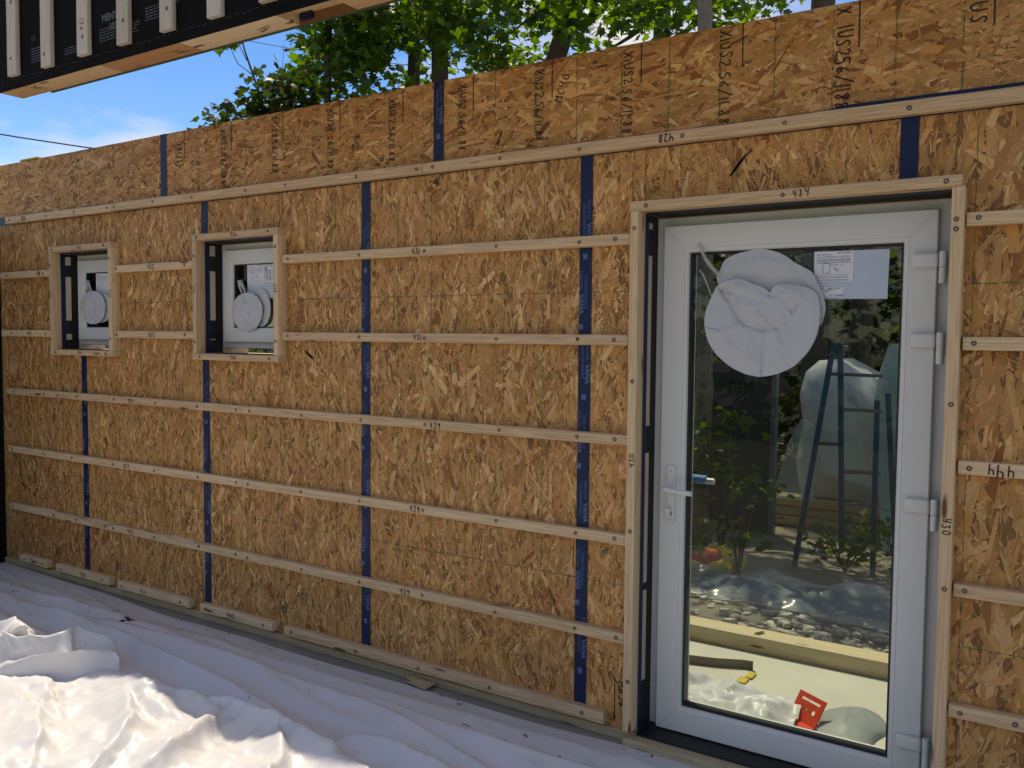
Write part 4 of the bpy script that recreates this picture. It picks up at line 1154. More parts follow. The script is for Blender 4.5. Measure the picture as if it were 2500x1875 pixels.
def facets(X, Y, spacing, seed):
    """random flat facets meeting in creases, sampled on a grid of points"""
    rg = np.random.default_rng(seed)
    x0, x1, y0, y1 = X.min() - spacing, X.max() + spacing, Y.min() - spacing, Y.max() + spacing
    nx, ny = int((x1 - x0) / spacing) + 1, int((y1 - y0) / spacing) + 1
    gx, gy = np.meshgrid(np.linspace(x0, x1, nx), np.linspace(y0, y1, ny))
    jx = np.clip(rg.normal(0, .33, gx.shape), -.7, .7) * spacing; jy = np.clip(rg.normal(0, .33, gx.shape), -.7, .7) * spacing
    inner = np.zeros(gx.shape); inner[1:-1, 1:-1] = 1
    pts = np.stack([(gx + jx * inner).ravel(), (gy + jy * inner).ravel()], 1)
    h = rg.uniform(0, 1, len(pts)) ** 1.3
    res = delaunay_2d_cdt([Vector(p) for p in pts], [], [], 0, 1e-7)
    P = np.array([tuple(v) for v in res[0]]); hh = np.zeros(len(P))
    for i, o in enumerate(res[3]):
        hh[i] = h[o[0]] if o else .5
    out = np.zeros(X.shape)
    xf, yf, of = X.ravel(), Y.ravel(), out.ravel()
    order = np.argsort(xf); xs = xf[order]
    for f in res[2]:
        a, b2, c = P[f[0]], P[f[1]], P[f[2]]
        lo, hi = min(a[0], b2[0], c[0]), max(a[0], b2[0], c[0])
        i0, i1 = np.searchsorted(xs, lo - 1e-9), np.searchsorted(xs, hi + 1e-9)
        ids = order[i0:i1]
        yy = yf[ids]
        ids = ids[(yy >= min(a[1], b2[1], c[1])) & (yy <= max(a[1], b2[1], c[1]))]
        if not len(ids): continue
        d = (b2[1] - c[1]) * (a[0] - c[0]) + (c[0] - b2[0]) * (a[1] - c[1])
        if abs(d) < 1e-12: continue
        u = ((b2[1] - c[1]) * (xf[ids] - c[0]) + (c[0] - b2[0]) * (yf[ids] - c[1])) / d
        v = ((c[1] - a[1]) * (xf[ids] - c[0]) + (a[0] - c[0]) * (yf[ids] - c[1])) / d
        w = 1 - u - v
        ok = (u > -1e-6) & (v > -1e-6) & (w > -1e-6)
        of[ids[ok]] = u[ok] * hh[f[0]] + v[ok] * hh[f[1]] + w[ok] * hh[f[2]]
    return of.reshape(X.shape)

def blur(Z, n=1):
    for _ in range(n):
        Q = np.pad(Z, 1, mode='edge')
        Z = (Q[:-2, 1:-1] + Q[2:, 1:-1] + Q[1:-1, :-2] + Q[1:-1, 2:] + 2 * Q[1:-1, 1:-1]) / 6
    return Z

L1, L2, L3, L4 = Lattice(1), Lattice(2), Lattice(3), Lattice(4)

def grid_object(name, P, m, parent=None):
    ny, nx = P.shape[:2]
    me = bpy.data.meshes.new(name)
    idx = np.arange(ny * nx, dtype=np.int32).reshape(ny, nx)
    F = np.stack([idx[:-1, :-1], idx[1:, :-1], idx[1:, 1:], idx[:-1, 1:]], -1).reshape(-1, 4)
    me.vertices.add(ny * nx); me.loops.add(F.size); me.polygons.add(len(F))
    me.vertices.foreach_set('co', P.reshape(-1)); me.loops.foreach_set('vertex_index', F.reshape(-1))
    me.polygons.foreach_set('loop_start', np.arange(len(F), dtype=np.int32) * 4)
    me.polygons.foreach_set('use_smooth', np.ones(len(F), dtype=bool))
    me.update(calc_edges=True)
    me.materials.append(m)
    return put(name, me, parent)

def sheet(name, x0, x1, edge, y1, step, zb, amp, freq, seed, m, parent=None):
    """a plain rumpled sheet"""
    nx = int((x1 - x0) / step) + 1; ny = int((edge(x0) - y1) / step) + 1
    X = np.linspace(x0, x1, nx)[None].repeat(ny, 0)
    T_ = np.linspace(0, 1, ny)[:, None]
    E_ = np.array([edge(x) for x in X[0]])[None]
    Y = E_ + (y1 - E_) * T_
    k = np.minimum(1, np.minimum(T_, 1 - T_) * 8)
    H_ = amp * (1.0 * facets(X + .1 / freq * L1(X * 3 * freq, Y * 3 * freq), Y, .62 / freq, seed) + .35 * facets(X, Y + .1 / freq * L2(X * 5 * freq, Y * 5 * freq), .22 / freq, seed + 1))
    return grid_object(name, np.stack([X, Y + .012 * L4(X * 6, Y * 3) * (1 - k), zb + np.maximum(0, H_ - amp * .3) * (.25 + .75 * k)], 2), m, parent)

def lay_tarp():
    x0, x1, y1, step = -1.0, 5.4, -2.9, .0115
    nx = int((x1 - x0) / step) + 1; ny = 250
    X = np.linspace(x0, x1, nx)[None].repeat(ny, 0)
    E_ = np.array([-.035 - .062 * min(1, max(0, (x + .3) / 1.2)) + .035 * min(1, max(0, (x - 3.0) / 1.2)) + .008 * math.sin(x * 5) + .01 * noise.noise(Vector((x * 3, 2, 1))) for x in X[0]])[None]
    T_ = np.linspace(0, 1, ny)[:, None]
    Y = E_ + (y1 - E_) * T_
    Z = np.zeros_like(X)
    C = lambda *a, **k: crest(X, Y, *a, **k)
    folds = [
        ([(-.9, -.15), (.87, -.275), (1.93, -.25), (2.92, -.25), (4.0, -.19), (5.2, -.3)], [.012, .02, .022, .025, .02, .02], .05, .06),
        ([(-.6, -.33), (.4, -.36), (.98, -.34), (1.6, -.33), (2.2, -.36)], [.02, .035, .03, .02, 0], .06, .06),
        ([(-.5, -.46), (.49, -.53), (1.32, -.57), (1.88, -.65), (2.55, -.74), (3.0, -.84)], [.03, .055, .06, .065, .06, .02], .05, .10),
        ([(.3, -.52), (.9, -.46), (1.53, -.40), (2.64, -.44), (3.15, -.52), (3.7, -.62)], [.0, .03, .045, .05, .055, .03], .05, .085),
        ([(2.3, -.50), (2.62, -.45), (2.9, -.40), (3.5, -.43), (3.98, -.39), (4.8, -.5)], [0, .03, .045, .05, .04, .03], .045, .09),
        ([(-.9, -.6), (.2, -.72), (.9, -.80), (1.4, -.86)], [.03, .06, .07, .05], .07, .10),
        ([(-.9, -.82), (.1, -.95), (.8, -1.05)], [.05, .07, .06], .06, .09),
        # the sunlit hill of thick folds
        ([(1.72, -.94), (2.03, -.98), (2.4, -.88), (2.75, -.90), (3.04, -.93), (3.4, -1.0)], [.05, .09, .11, .12, .10, .06], .07, .13),
        ([(1.9, -1.02), (2.13, -1.14), (2.30, -1.24), (2.42, -1.42)], [.06, .13, .15, .13], .055, .10),
        ([(2.40, -.9), (2.52, -1.02), (2.62, -1.2), (2.66, -1.4)], [.09, .12, .12, .1], .04, .09),
        ([(2.75, -.88), (2.86, -.98), (3.0, -1.1), (3.1, -1.3)], [.10, .12, .11, .1], .045, .085),
        ([(3.05, -.78), (3.22, -.74), (3.48, -.76), (3.8, -.83)], [.06, .08, .08, .05], .05, .09),
        ([(1.1, -1.25), (1.5, -1.30), (1.85, -1.36), (2.1, -1.5)], [.08, .10, .12, .12], .06, .10),
        ([(1.2, -1.5), (1.6, -1.6), (2.1, -1.75)], [.1, .1, .1], .07, .1),
    ]
    for i, f in enumerate(folds):
        c_ = C(*f, p=1.05, soft=.004) if i >= 7 else C(*f)
        Z = np.sqrt(Z ** 2 + c_ ** 2) * .3 + np.maximum(Z, c_) * .7
    deep = np.clip((-Y - .62 - .10 * np.clip(2.4 - X, 0, 2)) / .35, 0, 1)
    base = .30 + .7 * deep
    ca, sa = math.cos(.18), math.sin(.18)
    U = X * ca - Y * sa; Vv = X * sa + Y * ca                                   # long axis of the shallow folds
    long_ = ridged(L1, U * .9, Vv * 5.2, L2, .5); fine = ridged(L3, U * 3.2, Vv * 11, L2, .5)
    cr1 = ridged(L2, X * 4.2, Y * 4.2, L3, .6); cr3 = ridged(L1, X * 21, Y * 21 + 3, L2, .4)
    Z = Z * (1.3 - .62 * deep) + .013 * long_ + .0035 * fine * (1 - deep) + deep * (.052 * facets(U * .32, Vv * 1.25, .095, 15) + .046 * blur(facets(X + .05 * L1(X * 4, Y * 4), Y + .05 * L2(X * 4, Y * 4), .21, 3), 1) + .020 * facets(X + .03 * L3(X * 9, Y * 9), Y, .085, 4) + .009 * facets(X, Y + .02 * L1(X * 15, Y * 15), .034, 5) + .004 * cr1 + .002 * cr3) + (1 - deep) * (.022 * facets(U * .35, Vv * 1.8, .15, 6) + .006 * facets(U * .5, Vv * 1.3, .05, 16)) + .001 * cr3
    k = np.clip(T_ * 9, 0, 1) ** .8
    Z = np.maximum(Z, 0) * k + .002
    # lean the thick folds a little so that they overhang
    gy = np.gradient(Z, axis=0) / np.maximum(1e-4, -np.gradient(Y, axis=0))
    Y2 = Y + .35 * Z * deep
    P = np.stack([X + .02 * deep * L3(X * 5, Y * 5), Y2, -.1485 + Z], 2)
    # torn hole: drop the quads inside a ragged patch
    return P
TP = lay_tarp()
tarp = grid_object('floor_sheeting', TP, TARP)
tag(tarp, 'white plastic sheeting spread in long folds over the floor', 'tarp')
bm = bmesh.new(); bm.from_mesh(tarp.data)
kill = []
for f in bm.faces:
    c_ = f.calc_center_median()
    dx, dy = c_.x - .985, c_.y + .365
    if abs(dx) < .07 and abs(dy) < .06:
        a = math.atan2(dy, dx)
        if math.hypot(dx / 1.5, dy) < .024 * (1 + .5 * math.sin(3 * a + 1) + .25 * math.sin(7 * a)): kill.append(f)
bmesh.ops.delete(bm, geom=kill, context='FACES')
bm.to_mesh(tarp.data); bm.free()

# wood chips and grit that have fallen on the sheeting along the wall
cr_ = random.Random(12); mb = MB()
ny_, nx_ = TP.shape[:2]
for i in range(150):
    jx = cr_.randrange(40, int(nx_ * .82)); jy = min(ny_ - 2, int(abs(cr_.gauss(0, 1)) * 22) + 1)
    p = Vector(TP[jy, jx]) + Vector((0, 0, .0025)); a = cr_.uniform(0, 6.3); l = .002 + .012 * cr_.random() ** 3; w = l * cr_.uniform(.25, .6)
    d = Vector((math.cos(a), math.sin(a), 0)) * l; e = Vector((-math.sin(a), math.cos(a), 0)) * w
    mb.poly([p - d - e, p + d - e * .6, p + d * .8 + e, p - d * .9 + e * .7])
tag(mb.build('wood_chips', OSBB, kind='stuff'), 'scattered brown wood chips on the sheeting along the wall base', 'chips')

def lay_bundle():
    """a heap of gathered film: a closed over roll with tongues, deep creases"""
    ny, nx = 150, 210
    A = np.linspace(0, 1, nx)[None].repeat(ny, 0); B = np.linspace(0, 1, ny)[:, None].repeat(nx, 1)
    # footprint: a leaf shape from lower left to the tongue at the right
    X = .62 + 1.12 * A
    yc = -1.02 + .16 * A; wd = .40 * np.sin(np.pi * np.clip(A * .86 + .12, 0, 1)) ** .7
    Y = yc + (.5 - B) * 2 * wd * .6
    prof = np.clip(np.sin(np.pi * B), 0, 1) ** .6 * np.clip(np.sin(np.pi * np.clip(A * .9 + .06, 0, 1)), 0, 1) ** .5
    C = lambda *a, **k: crest(X, Y, *a, **k)
    Z = np.zeros_like(X)
    for f in [([(.7, -1.1), (1.0, -.95), (1.25, -.82)], [.12, .17, .10], .07, .08), ([(1.0, -1.12), (1.3, -.98), (1.48, -.80)], [.12, .17, .12], .05, .07),
              ([(1.2, -1.16), (1.5, -1.02), (1.66, -.90)], [.10, .15, .11], .045, .06), ([(.7, -1.25), (1.1, -1.22), (1.5, -1.18)], [.1, .13, .07], .06, .06)]:
        Z = np.maximum(Z, C(*f))
    Z = Z + .075 * prof * facets(X + .04 * L1(X * 7, Y * 7), Y * 1.3, .13, 8) + .030 * prof * facets(X, Y + .03 * L2(X * 9, Y * 9), .06, 9) + .003 * prof * ridged(L1, X * 26, Y * 30, L2, .5)
    # tuck the rim under and lean the crests over
    X2 = X + .10 * prof * L1(X * 7, Y * 7) + .12 * Z
    Y2 = Y + .10 * prof * L2(X * 6 + 3, Y * 6) + .55 * Z * np.sin(X * 9)
    return np.stack([X2, Y2, -.135 + np.maximum(Z * np.clip(prof * 2.2, 0, 1), 0) + .02 * prof], 2)
bundle = grid_object('crumpled_sheeting', lay_bundle(), TARP)
tag(bundle, 'heaped bundle of crumpled white plastic sheeting at the lower left', 'plastic sheet')

# ------------------------------------------------------------------ outdoors, beyond the door
bmz = empty('rim_beam', (4.4, 1.38, -.15), 'long sunlit timber beam along the edge of the porch outside the door', 'beam')
lumber(2.6, 6.4, 1.275, 1.42, -.26, -.065, BEAMM, bmz, 'beam', 0, .006)
st = empty('ratchet_strap', (4.05, .95, -.15), 'grey strap with yellow looped end on the porch floor', 'strap')
m_ = MB()
pth = [(3.55, .90), (3.75, .925), (3.9, .965), (4.02, 1.02), (4.07, 1.03), (4.085, .98), (4.075, .90), (4.055, .83), (4.045, .80)]
for i in range(5):
    (xa, ya), (xb, yb) = pth[i], pth[i + 1]
    m_.poly([(xa, ya, -.149), (xb, yb, -.149), (xb, yb, -.105), (xa, ya, -.105)]); m_.poly([(xb, yb + .004, -.149), (xa, ya + .004, -.149), (xa, ya + .004, -.105), (xb, yb + .004, -.105)])
    m_.poly([(xa, ya, -.105), (xb, yb, -.105), (xb, yb + .004, -.105), (xa, ya + .004, -.105)])
m_.build('webbing', STRAPG, st)
m_ = MB()
for i in range(5, 8):
    (xa, ya), (xb, yb) = pth[i], pth[i + 1]
    m_.box(min(xa, xb) - .004, max(xa, xb) + .022, yb, ya, -.149, -.118 - .004 * i)
m_.build('yellow_end', YELL, st, bevel=.006)
rd_ = empty('red_level_bracket', (4.44, .62, -.15), 'bright red plastic piece with slot and round holes on the porch', 'plastic piece')
def plate_with_holes():
    # plate in (u,v), slot and three round holes cut through
    us, vs = .155, .125
    outer = [(0, 0), (us, 0), (us, vs), (0, vs)]
    loops = [[(.022, .094), (.133, .094), (.133, .104), (.022, .104)]]
    for c in (.030, .072, .114): loops.append([(c + .011 * math.cos(2 * math.pi * k / 14), .058 + .011 * math.sin(2 * math.pi * k / 14)) for k in range(14)])
    co = [Vector(p) for p in outer]; faces = [list(range(4))]
    for l in loops:
        faces.append(list(range(len(co), len(co) + len(l)))); co += [Vector(p) for p in l]
    r_ = delaunay_2d_cdt(co, [], faces, 0, 1e-6)
    def inside(c):
        for l in loops:
            xs = [p[0] for p in l]; ys = [p[1] for p in l]
            if len(l) == 4:
                if min(xs) < c.x < max(xs) and min(ys) < c.y < max(ys): return True
            elif (Vector((sum(xs) / 14, sum(ys) / 14)) - c).length < .0105: return True
        return False
    F = [f for f in r_[2] if not inside(sum((r_[0][i] for i in f), Vector((0, 0))) / len(f)) and 0 <= sum(r_[0][i].x for i in f) / len(f) <= us]
    return r_[0], F
pv, pf = plate_with_holes()
ux = Vector((.84, -.54, 0)); uvv = Vector((.30, .42, .86)).normalized()
bm = bmesh.new()
bv = [bm.verts.new(Vector((4.365, .60, -.147)) + ux * v.x + uvv * v.y) for v in pv]
for f in pf: bm.faces.new([bv[i] for i in f])
r_ = bmesh.ops.extrude_face_region(bm, geom=bm.faces[:])
nr_ = ux.cross(uvv)
for v in [g_ for g_ in r_['geom'] if isinstance(g_, bmesh.types.BMVert)]: v.co += nr_ * -.006
bmesh.ops.recalc_face_normals(bm, faces=bm.faces)
me = bpy.data.meshes.new('plate'); bm.to_mesh(me); bm.free(); me.materials.append(REDP)
put('slotted_plate', me, rd_)
m_ = MB()
c0 = Vector((4.365, .60, -.1485)); e1 = ux * .155; e2 = Vector((-.5, -.78, 0)).normalized() * .055
for dz in (0, .005): m_.poly([c0 + Vector((0, 0, dz)), c0 + e1 + Vector((0, 0, dz)), c0 + e1 + e2 + Vector((0, 0, dz)), c0 + e2 + Vector((0, 0, dz))])
m_.poly([c0 + e2, c0 + e1 + e2, c0 + e1 + e2 + Vector((0, 0, .005)), c0 + e2 + Vector((0, 0, .005))])
m_.build('flange', REDP, rd_)
o_ = sheet('porch_sheeting', 3.55, 4.42, lambda x: .80 - .10 * max(0, x - 4.1), .36, .010, -.147, .11, 4.5, 21, TARP)
tag(o_, 'glossy white plastic sheeting crumpled on the porch just outside', 'plastic sheet')
gr_ = MB()
pts = [(4.52, .70), (4.55, .80), (4.60, .845), (4.66, .85), (4.70, .80), (4.745, .74), (4.735, .60), (4.715, .47), (4.60, .38), (4.50, .42)]
for i in range(len(pts)):
    pass
nx_, ny_ = 40, 50
AA = np.linspace(-1, 1, nx_)[None].repeat(ny_, 0); BB = np.linspace(-1, 1, ny_)[:, None].repeat(nx_, 1)
sq = np.sqrt(np.maximum(1e-6, 1 - .5 * BB ** 2)); sq2 = np.sqrt(np.maximum(1e-6, 1 - .5 * AA ** 2))
GX = 4.62 + .135 * AA * sq * (1 + .12 * np.sin(BB * 4)); GY = .62 + .23 * BB * sq2
GZ = np.clip(1 - AA ** 2, 0, 1) ** .5 * np.clip(1 - BB ** 2, 0, 1) ** .5
GZ = -.147 + GZ * (.03 + .03 * facets(GX, GY, .10, 71) + .008 * facets(GX, GY, .035, 72))
gmound = grid_object('grey_mound', np.stack([GX, GY, GZ], 2)[:, ::-1].copy(), simple('grey_mound_surface', (.30, .32, .31), .5, .2, 20))  # low creased grey mound on the porch floor
tag(gmound, 'low rumpled grey mound lying on the porch at the lower right of the glass', 'mound')

# fallen leaves on beam and porch are made after the leaf shape below
def maple_leaf(s=1.0, fold=.25):
    half = [(0, 0), (.10, -.06), (.42, -.02), (.30, .14), (.62, .38), (.36, .42), (.40, .58), (.20, .54), (0, 1.0)]
    V_, F_ = [], []
    V_ = [(0, 0, 0), (0, .5, -.03), (0, 1.0, -.16)]
    for sg in (1, -1):
        b0 = len(V_)
        for (x, y) in half[1:-1]:
            V_.append((sg * x, y, fold * abs(x) * .55 - .12 * y * y))
        i = [b0 + k for k in range(7)]
        tri = [(0, i[0], i[1]), (0, i[1], i[2]), (0, i[2], 1), (1, i[2], i[3]), (1, i[3], i[4]), (1, i[4], i[5]), (1, i[5], i[6]), (1, i[6], 2)]
        for t3 in tri: F_.append(t3 if sg > 0 else t3[::-1])
    return np.array(V_) * s, F_
LV, LF = maple_leaf()
LFA = np.array(LF)

def leaf_cloud(pos, size, rg, droop=.7, face=None):
    """one mesh of leaves: numpy, each leaf turned its own way and hanging"""
    k = len(pos)
    az = rg.uniform(0, 2 * math.pi, k); tilt = rg.normal(droop, .45, k); rl = rg.normal(0, .5, k)
    ca, sa, ct, st_, cr_, sr_ = np.cos(az), np.sin(az), np.cos(tilt), np.sin(tilt), np.cos(rl), np.sin(rl)
    # local y (tip) points outwards and down
    yv = np.stack([ca * ct, sa * ct, -st_], 1)
    xv0 = np.stack([-sa, ca, 0 * az], 1)
    zv0 = np.cross(xv0, yv)
    xv = xv0 * cr_[:, None] + zv0 * sr_[:, None]
    zv = np.cross(xv, yv)
    sz = size * rg.uniform(.7, 1.2, k)
    V_ = pos[:, None, :] + (LV[None, :, 0, None] * xv[:, None, :] + LV[None, :, 1, None] * yv[:, None, :] + LV[None, :, 2, None] * zv[:, None, :]) * sz[:, None, None]
    return V_, (xv, yv, zv, sz)

def leaf_mesh(name, V_, m, rg):
    k, nv = V_.shape[:2]
    nf = len(LFA)
    me = bpy.data.meshes.new(name)
    me.vertices.add(k * nv); me.loops.add(k * nf * 3); me.polygons.add(k * nf)
    me.vertices.foreach_set('co', V_.reshape(-1))
    idx = (LFA[None] + (np.arange(k) * nv)[:, None, None]).astype(np.int32)
    me.loops.foreach_set('vertex_index', idx.reshape(-1))
    me.polygons.foreach_set('loop_start', np.arange(k * nf, dtype=np.int32) * 3)
    me.update(calc_edges=True)
    ca = me.color_attributes.new('tint', 'FLOAT_COLOR', 'POINT')
    tt_ = rg.uniform(0, .6, k)
    cc = np.ones((k, nv, 4)); cc[..., :3] = tt_[:, None, None]
    ca.data.foreach_set('color', cc.reshape(-1))
    me.materials.append(m)
    return me
ONE = [leaf_mesh('leaf', LV[None], LEAF, np.random.default_rng(q)) for q in (1, 2, 3, 4)]
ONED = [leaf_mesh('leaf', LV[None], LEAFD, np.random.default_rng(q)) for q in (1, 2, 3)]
ONEB = [leaf_mesh('leaf', LV[None], LEAFB, np.random.default_rng(q)) for q in (1, 2, 3)]

def in_view(P):
    q = (P - np.array(CAM)) @ np.array(m3)
    z = -q[:, 2]
    u = 1250 + 2127 * q[:, 0] / z; v = 937 - 2127 * q[:, 1] / z
    return u, v, z

def foliage(root, blobs, n, size, seed, m=None, ones=None, singles=120, droop=.7, cl=.55, above=True):
    """leaves in clumps through the crown; the ones that show largest are objects of their own"""
    rg = np.random.default_rng(seed)
    pos = []
    tot = sum(b2[3] * b2[4] * b2[5] for b2 in blobs)
    for (x, y, z, a, b2, c) in blobs:
        k = max(3, int(n * a * b2 * c / tot / 9 * (0.20 if z > 6.1 else 1)))
        d = rg.normal(0, 1, (k, 3)); d /= np.linalg.norm(d, axis=1)[:, None]
        rr = rg.uniform(.25, 1, k) ** .5
        cen = np.array([x, y, z]) + d * rr[:, None] * np.array([a, b2, c])
        for q in cen:
            f = noise.noise(Vector(q * 1.35) + Vector((seed, 0, 0)))
            if f < -.10: continue
            kk = int(rg.integers(6, 13))
            pos.append(q + rg.normal(0, 1, (kk, 3)) * np.array([.15, .15, .085]) * cl / .55)
    pos = np.concatenate(pos)
    V_, (xv, yv, zv, sz) = leaf_cloud(pos, size, rg, droop)
    u, v, zc = in_view(pos)
    ok = (u > 0) & (u < 2500) & (v > -20) & (v < 1700)
    if above:
        tg = (0.0 - CAM.y) / (pos[:, 1] - CAM.y)          # height at which the sight line crosses the wall plane
        hz = CAM.z + (pos[:, 2] - CAM.z) * tg
        ok &= hz > 2.66
    order = np.argsort(zc + 1e3 * ~ok)
    pick = order[:min(singles, int(ok.sum()))]
    rest = np.setdiff1d(np.arange(len(pos)), pick)
    if len(rest): put('foliage', leaf_mesh('foliage', V_[rest], m or LEAF, rg), root, (0, 0, 0), 'stuff')
    for i in pick:
        o = bpy.data.objects.new('leaf', (ones or ONE)[i % len(ones or ONE)])
        COL.objects.link(o)
        o.parent = root
        mw = Matrix((Vector(xv[i]) * sz[i], Vector(yv[i]) * sz[i], Vector(zv[i]) * sz[i])).transposed().to_4x4()
        mw.translation = Vector(pos[i]) - root.location
        o.matrix_local = mw
    return pos

def trunk_of(root, pts, r0, r1, name='trunk', n=12, furrow=0.0, m=None):
    m_ = MB()
    # resample with a little wander
    P = []
    for i in range(len(pts) - 1):
        for k in range(5): P.append(Vector(pts[i]).lerp(Vector(pts[i + 1]), k / 5))
    P.append(Vector(pts[-1]))
    P = [p + Vector((noise.noise(p * .9 + Vector((3, 0, 0))), noise.noise(p * .9 + Vector((0, 9, 0))), 0)) * .03 for p in P]
    rr = [r0 + (r1 - r0) * i / (len(P) - 1) for i in range(len(P))]
    if furrow:
        Q = []
        for i in range(len(P) - 1): Q += [P[i].lerp(P[i + 1], k / 8) for k in range(8)]
        Q.append(P[-1]); rr = list(np.interp(np.linspace(0, 1, len(Q)), np.linspace(0, 1, len(P)), rr)); P = Q; n = 44
    m_.tube(P, rr, n)
    if furrow:
        k = 0
        for p, r_ in zip(P, rr):
            for j in range(n):
                v = Vector(m_.v[k]); d = (v - p)
                a = 2 * math.pi * j / n
                f = 1 - 2.2 * abs(noise.noise(Vector((math.cos(a) * 4.5, math.sin(a) * 4.5, p.z * 3.2)))) + .5 * noise.noise(Vector((math.cos(a) * 9, math.sin(a) * 9, p.z * 12)))
                m_.v[k] = tuple(p + d * (1 + furrow * (f - .5))); k += 1
    return m_.build(name, m or BARK, root, smooth=True)

def limb(root, p0, p1, r0, r1, sag=.1):
    p0, p1 = Vector(p0), Vector(p1)
    m_ = MB()
    P = [p0.lerp(p1, k / 6) + Vector((0, 0, -sag * math.sin(math.pi * k / 6))) + Vector((noise.noise(p0 * 3 + Vector((k * .5, 0, 0))), noise.noise(p1 * 3 + Vector((0, k * .5, 0))), 0)) * .05 * (0 < k < 6) for k in range(7)]
    m_.tube(P, [r0 + (r1 - r0) * k / 6 for k in range(7)], 6)
    return m_.build('limb', BARK, root, smooth=True)

def tree(x, y, pts, r0, r1, blobs, n, size, seed, label, limbs=(), singles=130):
    root = empty('maple_tree', (x, y, -.27), label, 'tree', 'maple trees behind the wall')
    trunk_of(root, [(x, y, -.3)] + pts, r0, r1, furrow=.13 if y < 4 or x > 2.9 else 0, m=BARKN if y < 4 else BARK)
    for (a, b2, ra) in limbs: limb(root, a, b2, ra, ra * .3)
    rg = random.Random(seed)
    for (bx, by, bz, a, b2, c) in blobs:
        top = Vector(pts[-1])
        limb(root, Vector((x, y, -.3)).lerp(top, rg.uniform(.6, .9)) if len(pts) < 2 else Vector(pts[-2]).lerp(top, rg.uniform(0, .9)), (bx, by, bz), r0 * .28, .008)
    foliage(root, blobs, n, size, seed, singles=singles)
    return root
tree(2.80, 3.62, [(2.785, 3.62, 2.0), (2.71, 3.64, 4.4), (2.66, 3.7, 7.2)], .072, .045,
     [(2.6, 4.5, 5.0, .8, .8, .7), (1.4, 4.7, 5.3, .8, .9, .7), (3.5, 4.6, 5.8, .9, .9, .7), (2.9, 4.9, 6.6, 1.1, 1.0, .8), (1.9, 5.0, 4.6, .55, .5, .35)], 2500, .125, 3, 'maple whose furrowed trunk also shows through the door glass')
tree(-.9, 6.0, [(-.6, 6, 3.4), (.35, 5.9, 5.6), (.9, 5.8, 7.2)], .16, .08,
     [(-.3, 5.4, 5.0, .95, .8, .45), (.6, 5.2, 5.35, .9, .8, .6), (.2, 5.6, 6.5, 1.5, 1.2, .8), (1.3, 5.5, 5.3, .6, .7, .4), (-.9, 5.2, 5.6, .8, .8, .5)], 4000, .135, 4, 'maple with a leaning trunk and bright leaf clumps above the wall middle')
tree(-2.0, 6.1, [(-1.9, 6.1, 3), (-1.84, 6.05, 5.2), (-1.8, 6, 7.5)], .15, .09,
     [(-1.9, 5.4, 5.6, 1.0, .7, .6), (-1.3, 5.3, 5.15, .7, .7, .35), (-2.2, 5.7, 6.6, 1.3, 1.2, .8), (-2.6, 5.5, 5.35, .6, .6, .45)], 4000, .13, 5, 'maple with twin upright trunks standing left of the leaning one')
tree(-2.75, 6.5, [(-2.7, 6.5, 3), (-2.65, 6.5, 5.5), (-2.6, 6.5, 7.6)], .12, .07,
     [(-2.9, 6.2, 5.5, .8, .8, .7), (-3.3, 6.0, 6.4, 1.1, 1.0, .8), (-3.7, 6.1, 5.3, .7, .8, .5)], 3200, .13, 6, 'maple with a straight dark trunk just right of the thin stem')
tree(-2.9, 5.05, [(-2.9, 5.05, 3), (-2.88, 5.05, 5.2), (-2.86, 5.05, 7)], .06, .04,
     [(-2.7, 5.0, 5.75, .6, .6, .6), (-2.95, 5.0, 5.0, .42, .4, .35), (-2.3, 5.1, 4.75, .6, .5, .3), (-2.6, 5.1, 6.6, .9, .8, .6)], 2100, .125, 7, 'thin stemmed maple at the edge of the open sky')
tree(3.0, 6.3, [(3.02, 6.25, 3), (3.02, 6.2, 6), (3.0, 6.2, 8)], .13, .1,
     [(2.2, 6.2, 5.3, .6, .6, .3), (2.6, 6.3, 6.2, 1.2, 1, .7), (3.6, 6.3, 6.2, 1.0, 1, .8)], 1900, .13, 8, 'thick trunked maple at the upper right behind the wall top')
tree(3.3, 6.9, [(3.38, 6.8, 3), (3.45, 6.75, 6), (3.5, 6.7, 8)], .12, .09,
     [(4.2, 6.8, 6.8, 1.0, 1, .8), (3.3, 6.9, 7.2, 1.2, 1, .7)], 1000, .13, 9, 'rightmost dark maple trunk at the upper frame edge', singles=40)
tree(.4, 8.2, [(.4, 8.2, 4), (.3, 8.2, 8)], .17, .1,
     [(-.6, 8.2, 5.6, 1.4, .8, .8), (1.0, 8.2, 6.0, 1.1, .8, .8), (0, 8.3, 7.2, 2.2, 1, .9), (-2.3, 8.0, 6.1, 1.3, .8, .9)], 3800, .14, 10, 'maple farther back filling the gaps of the canopy', singles=60)
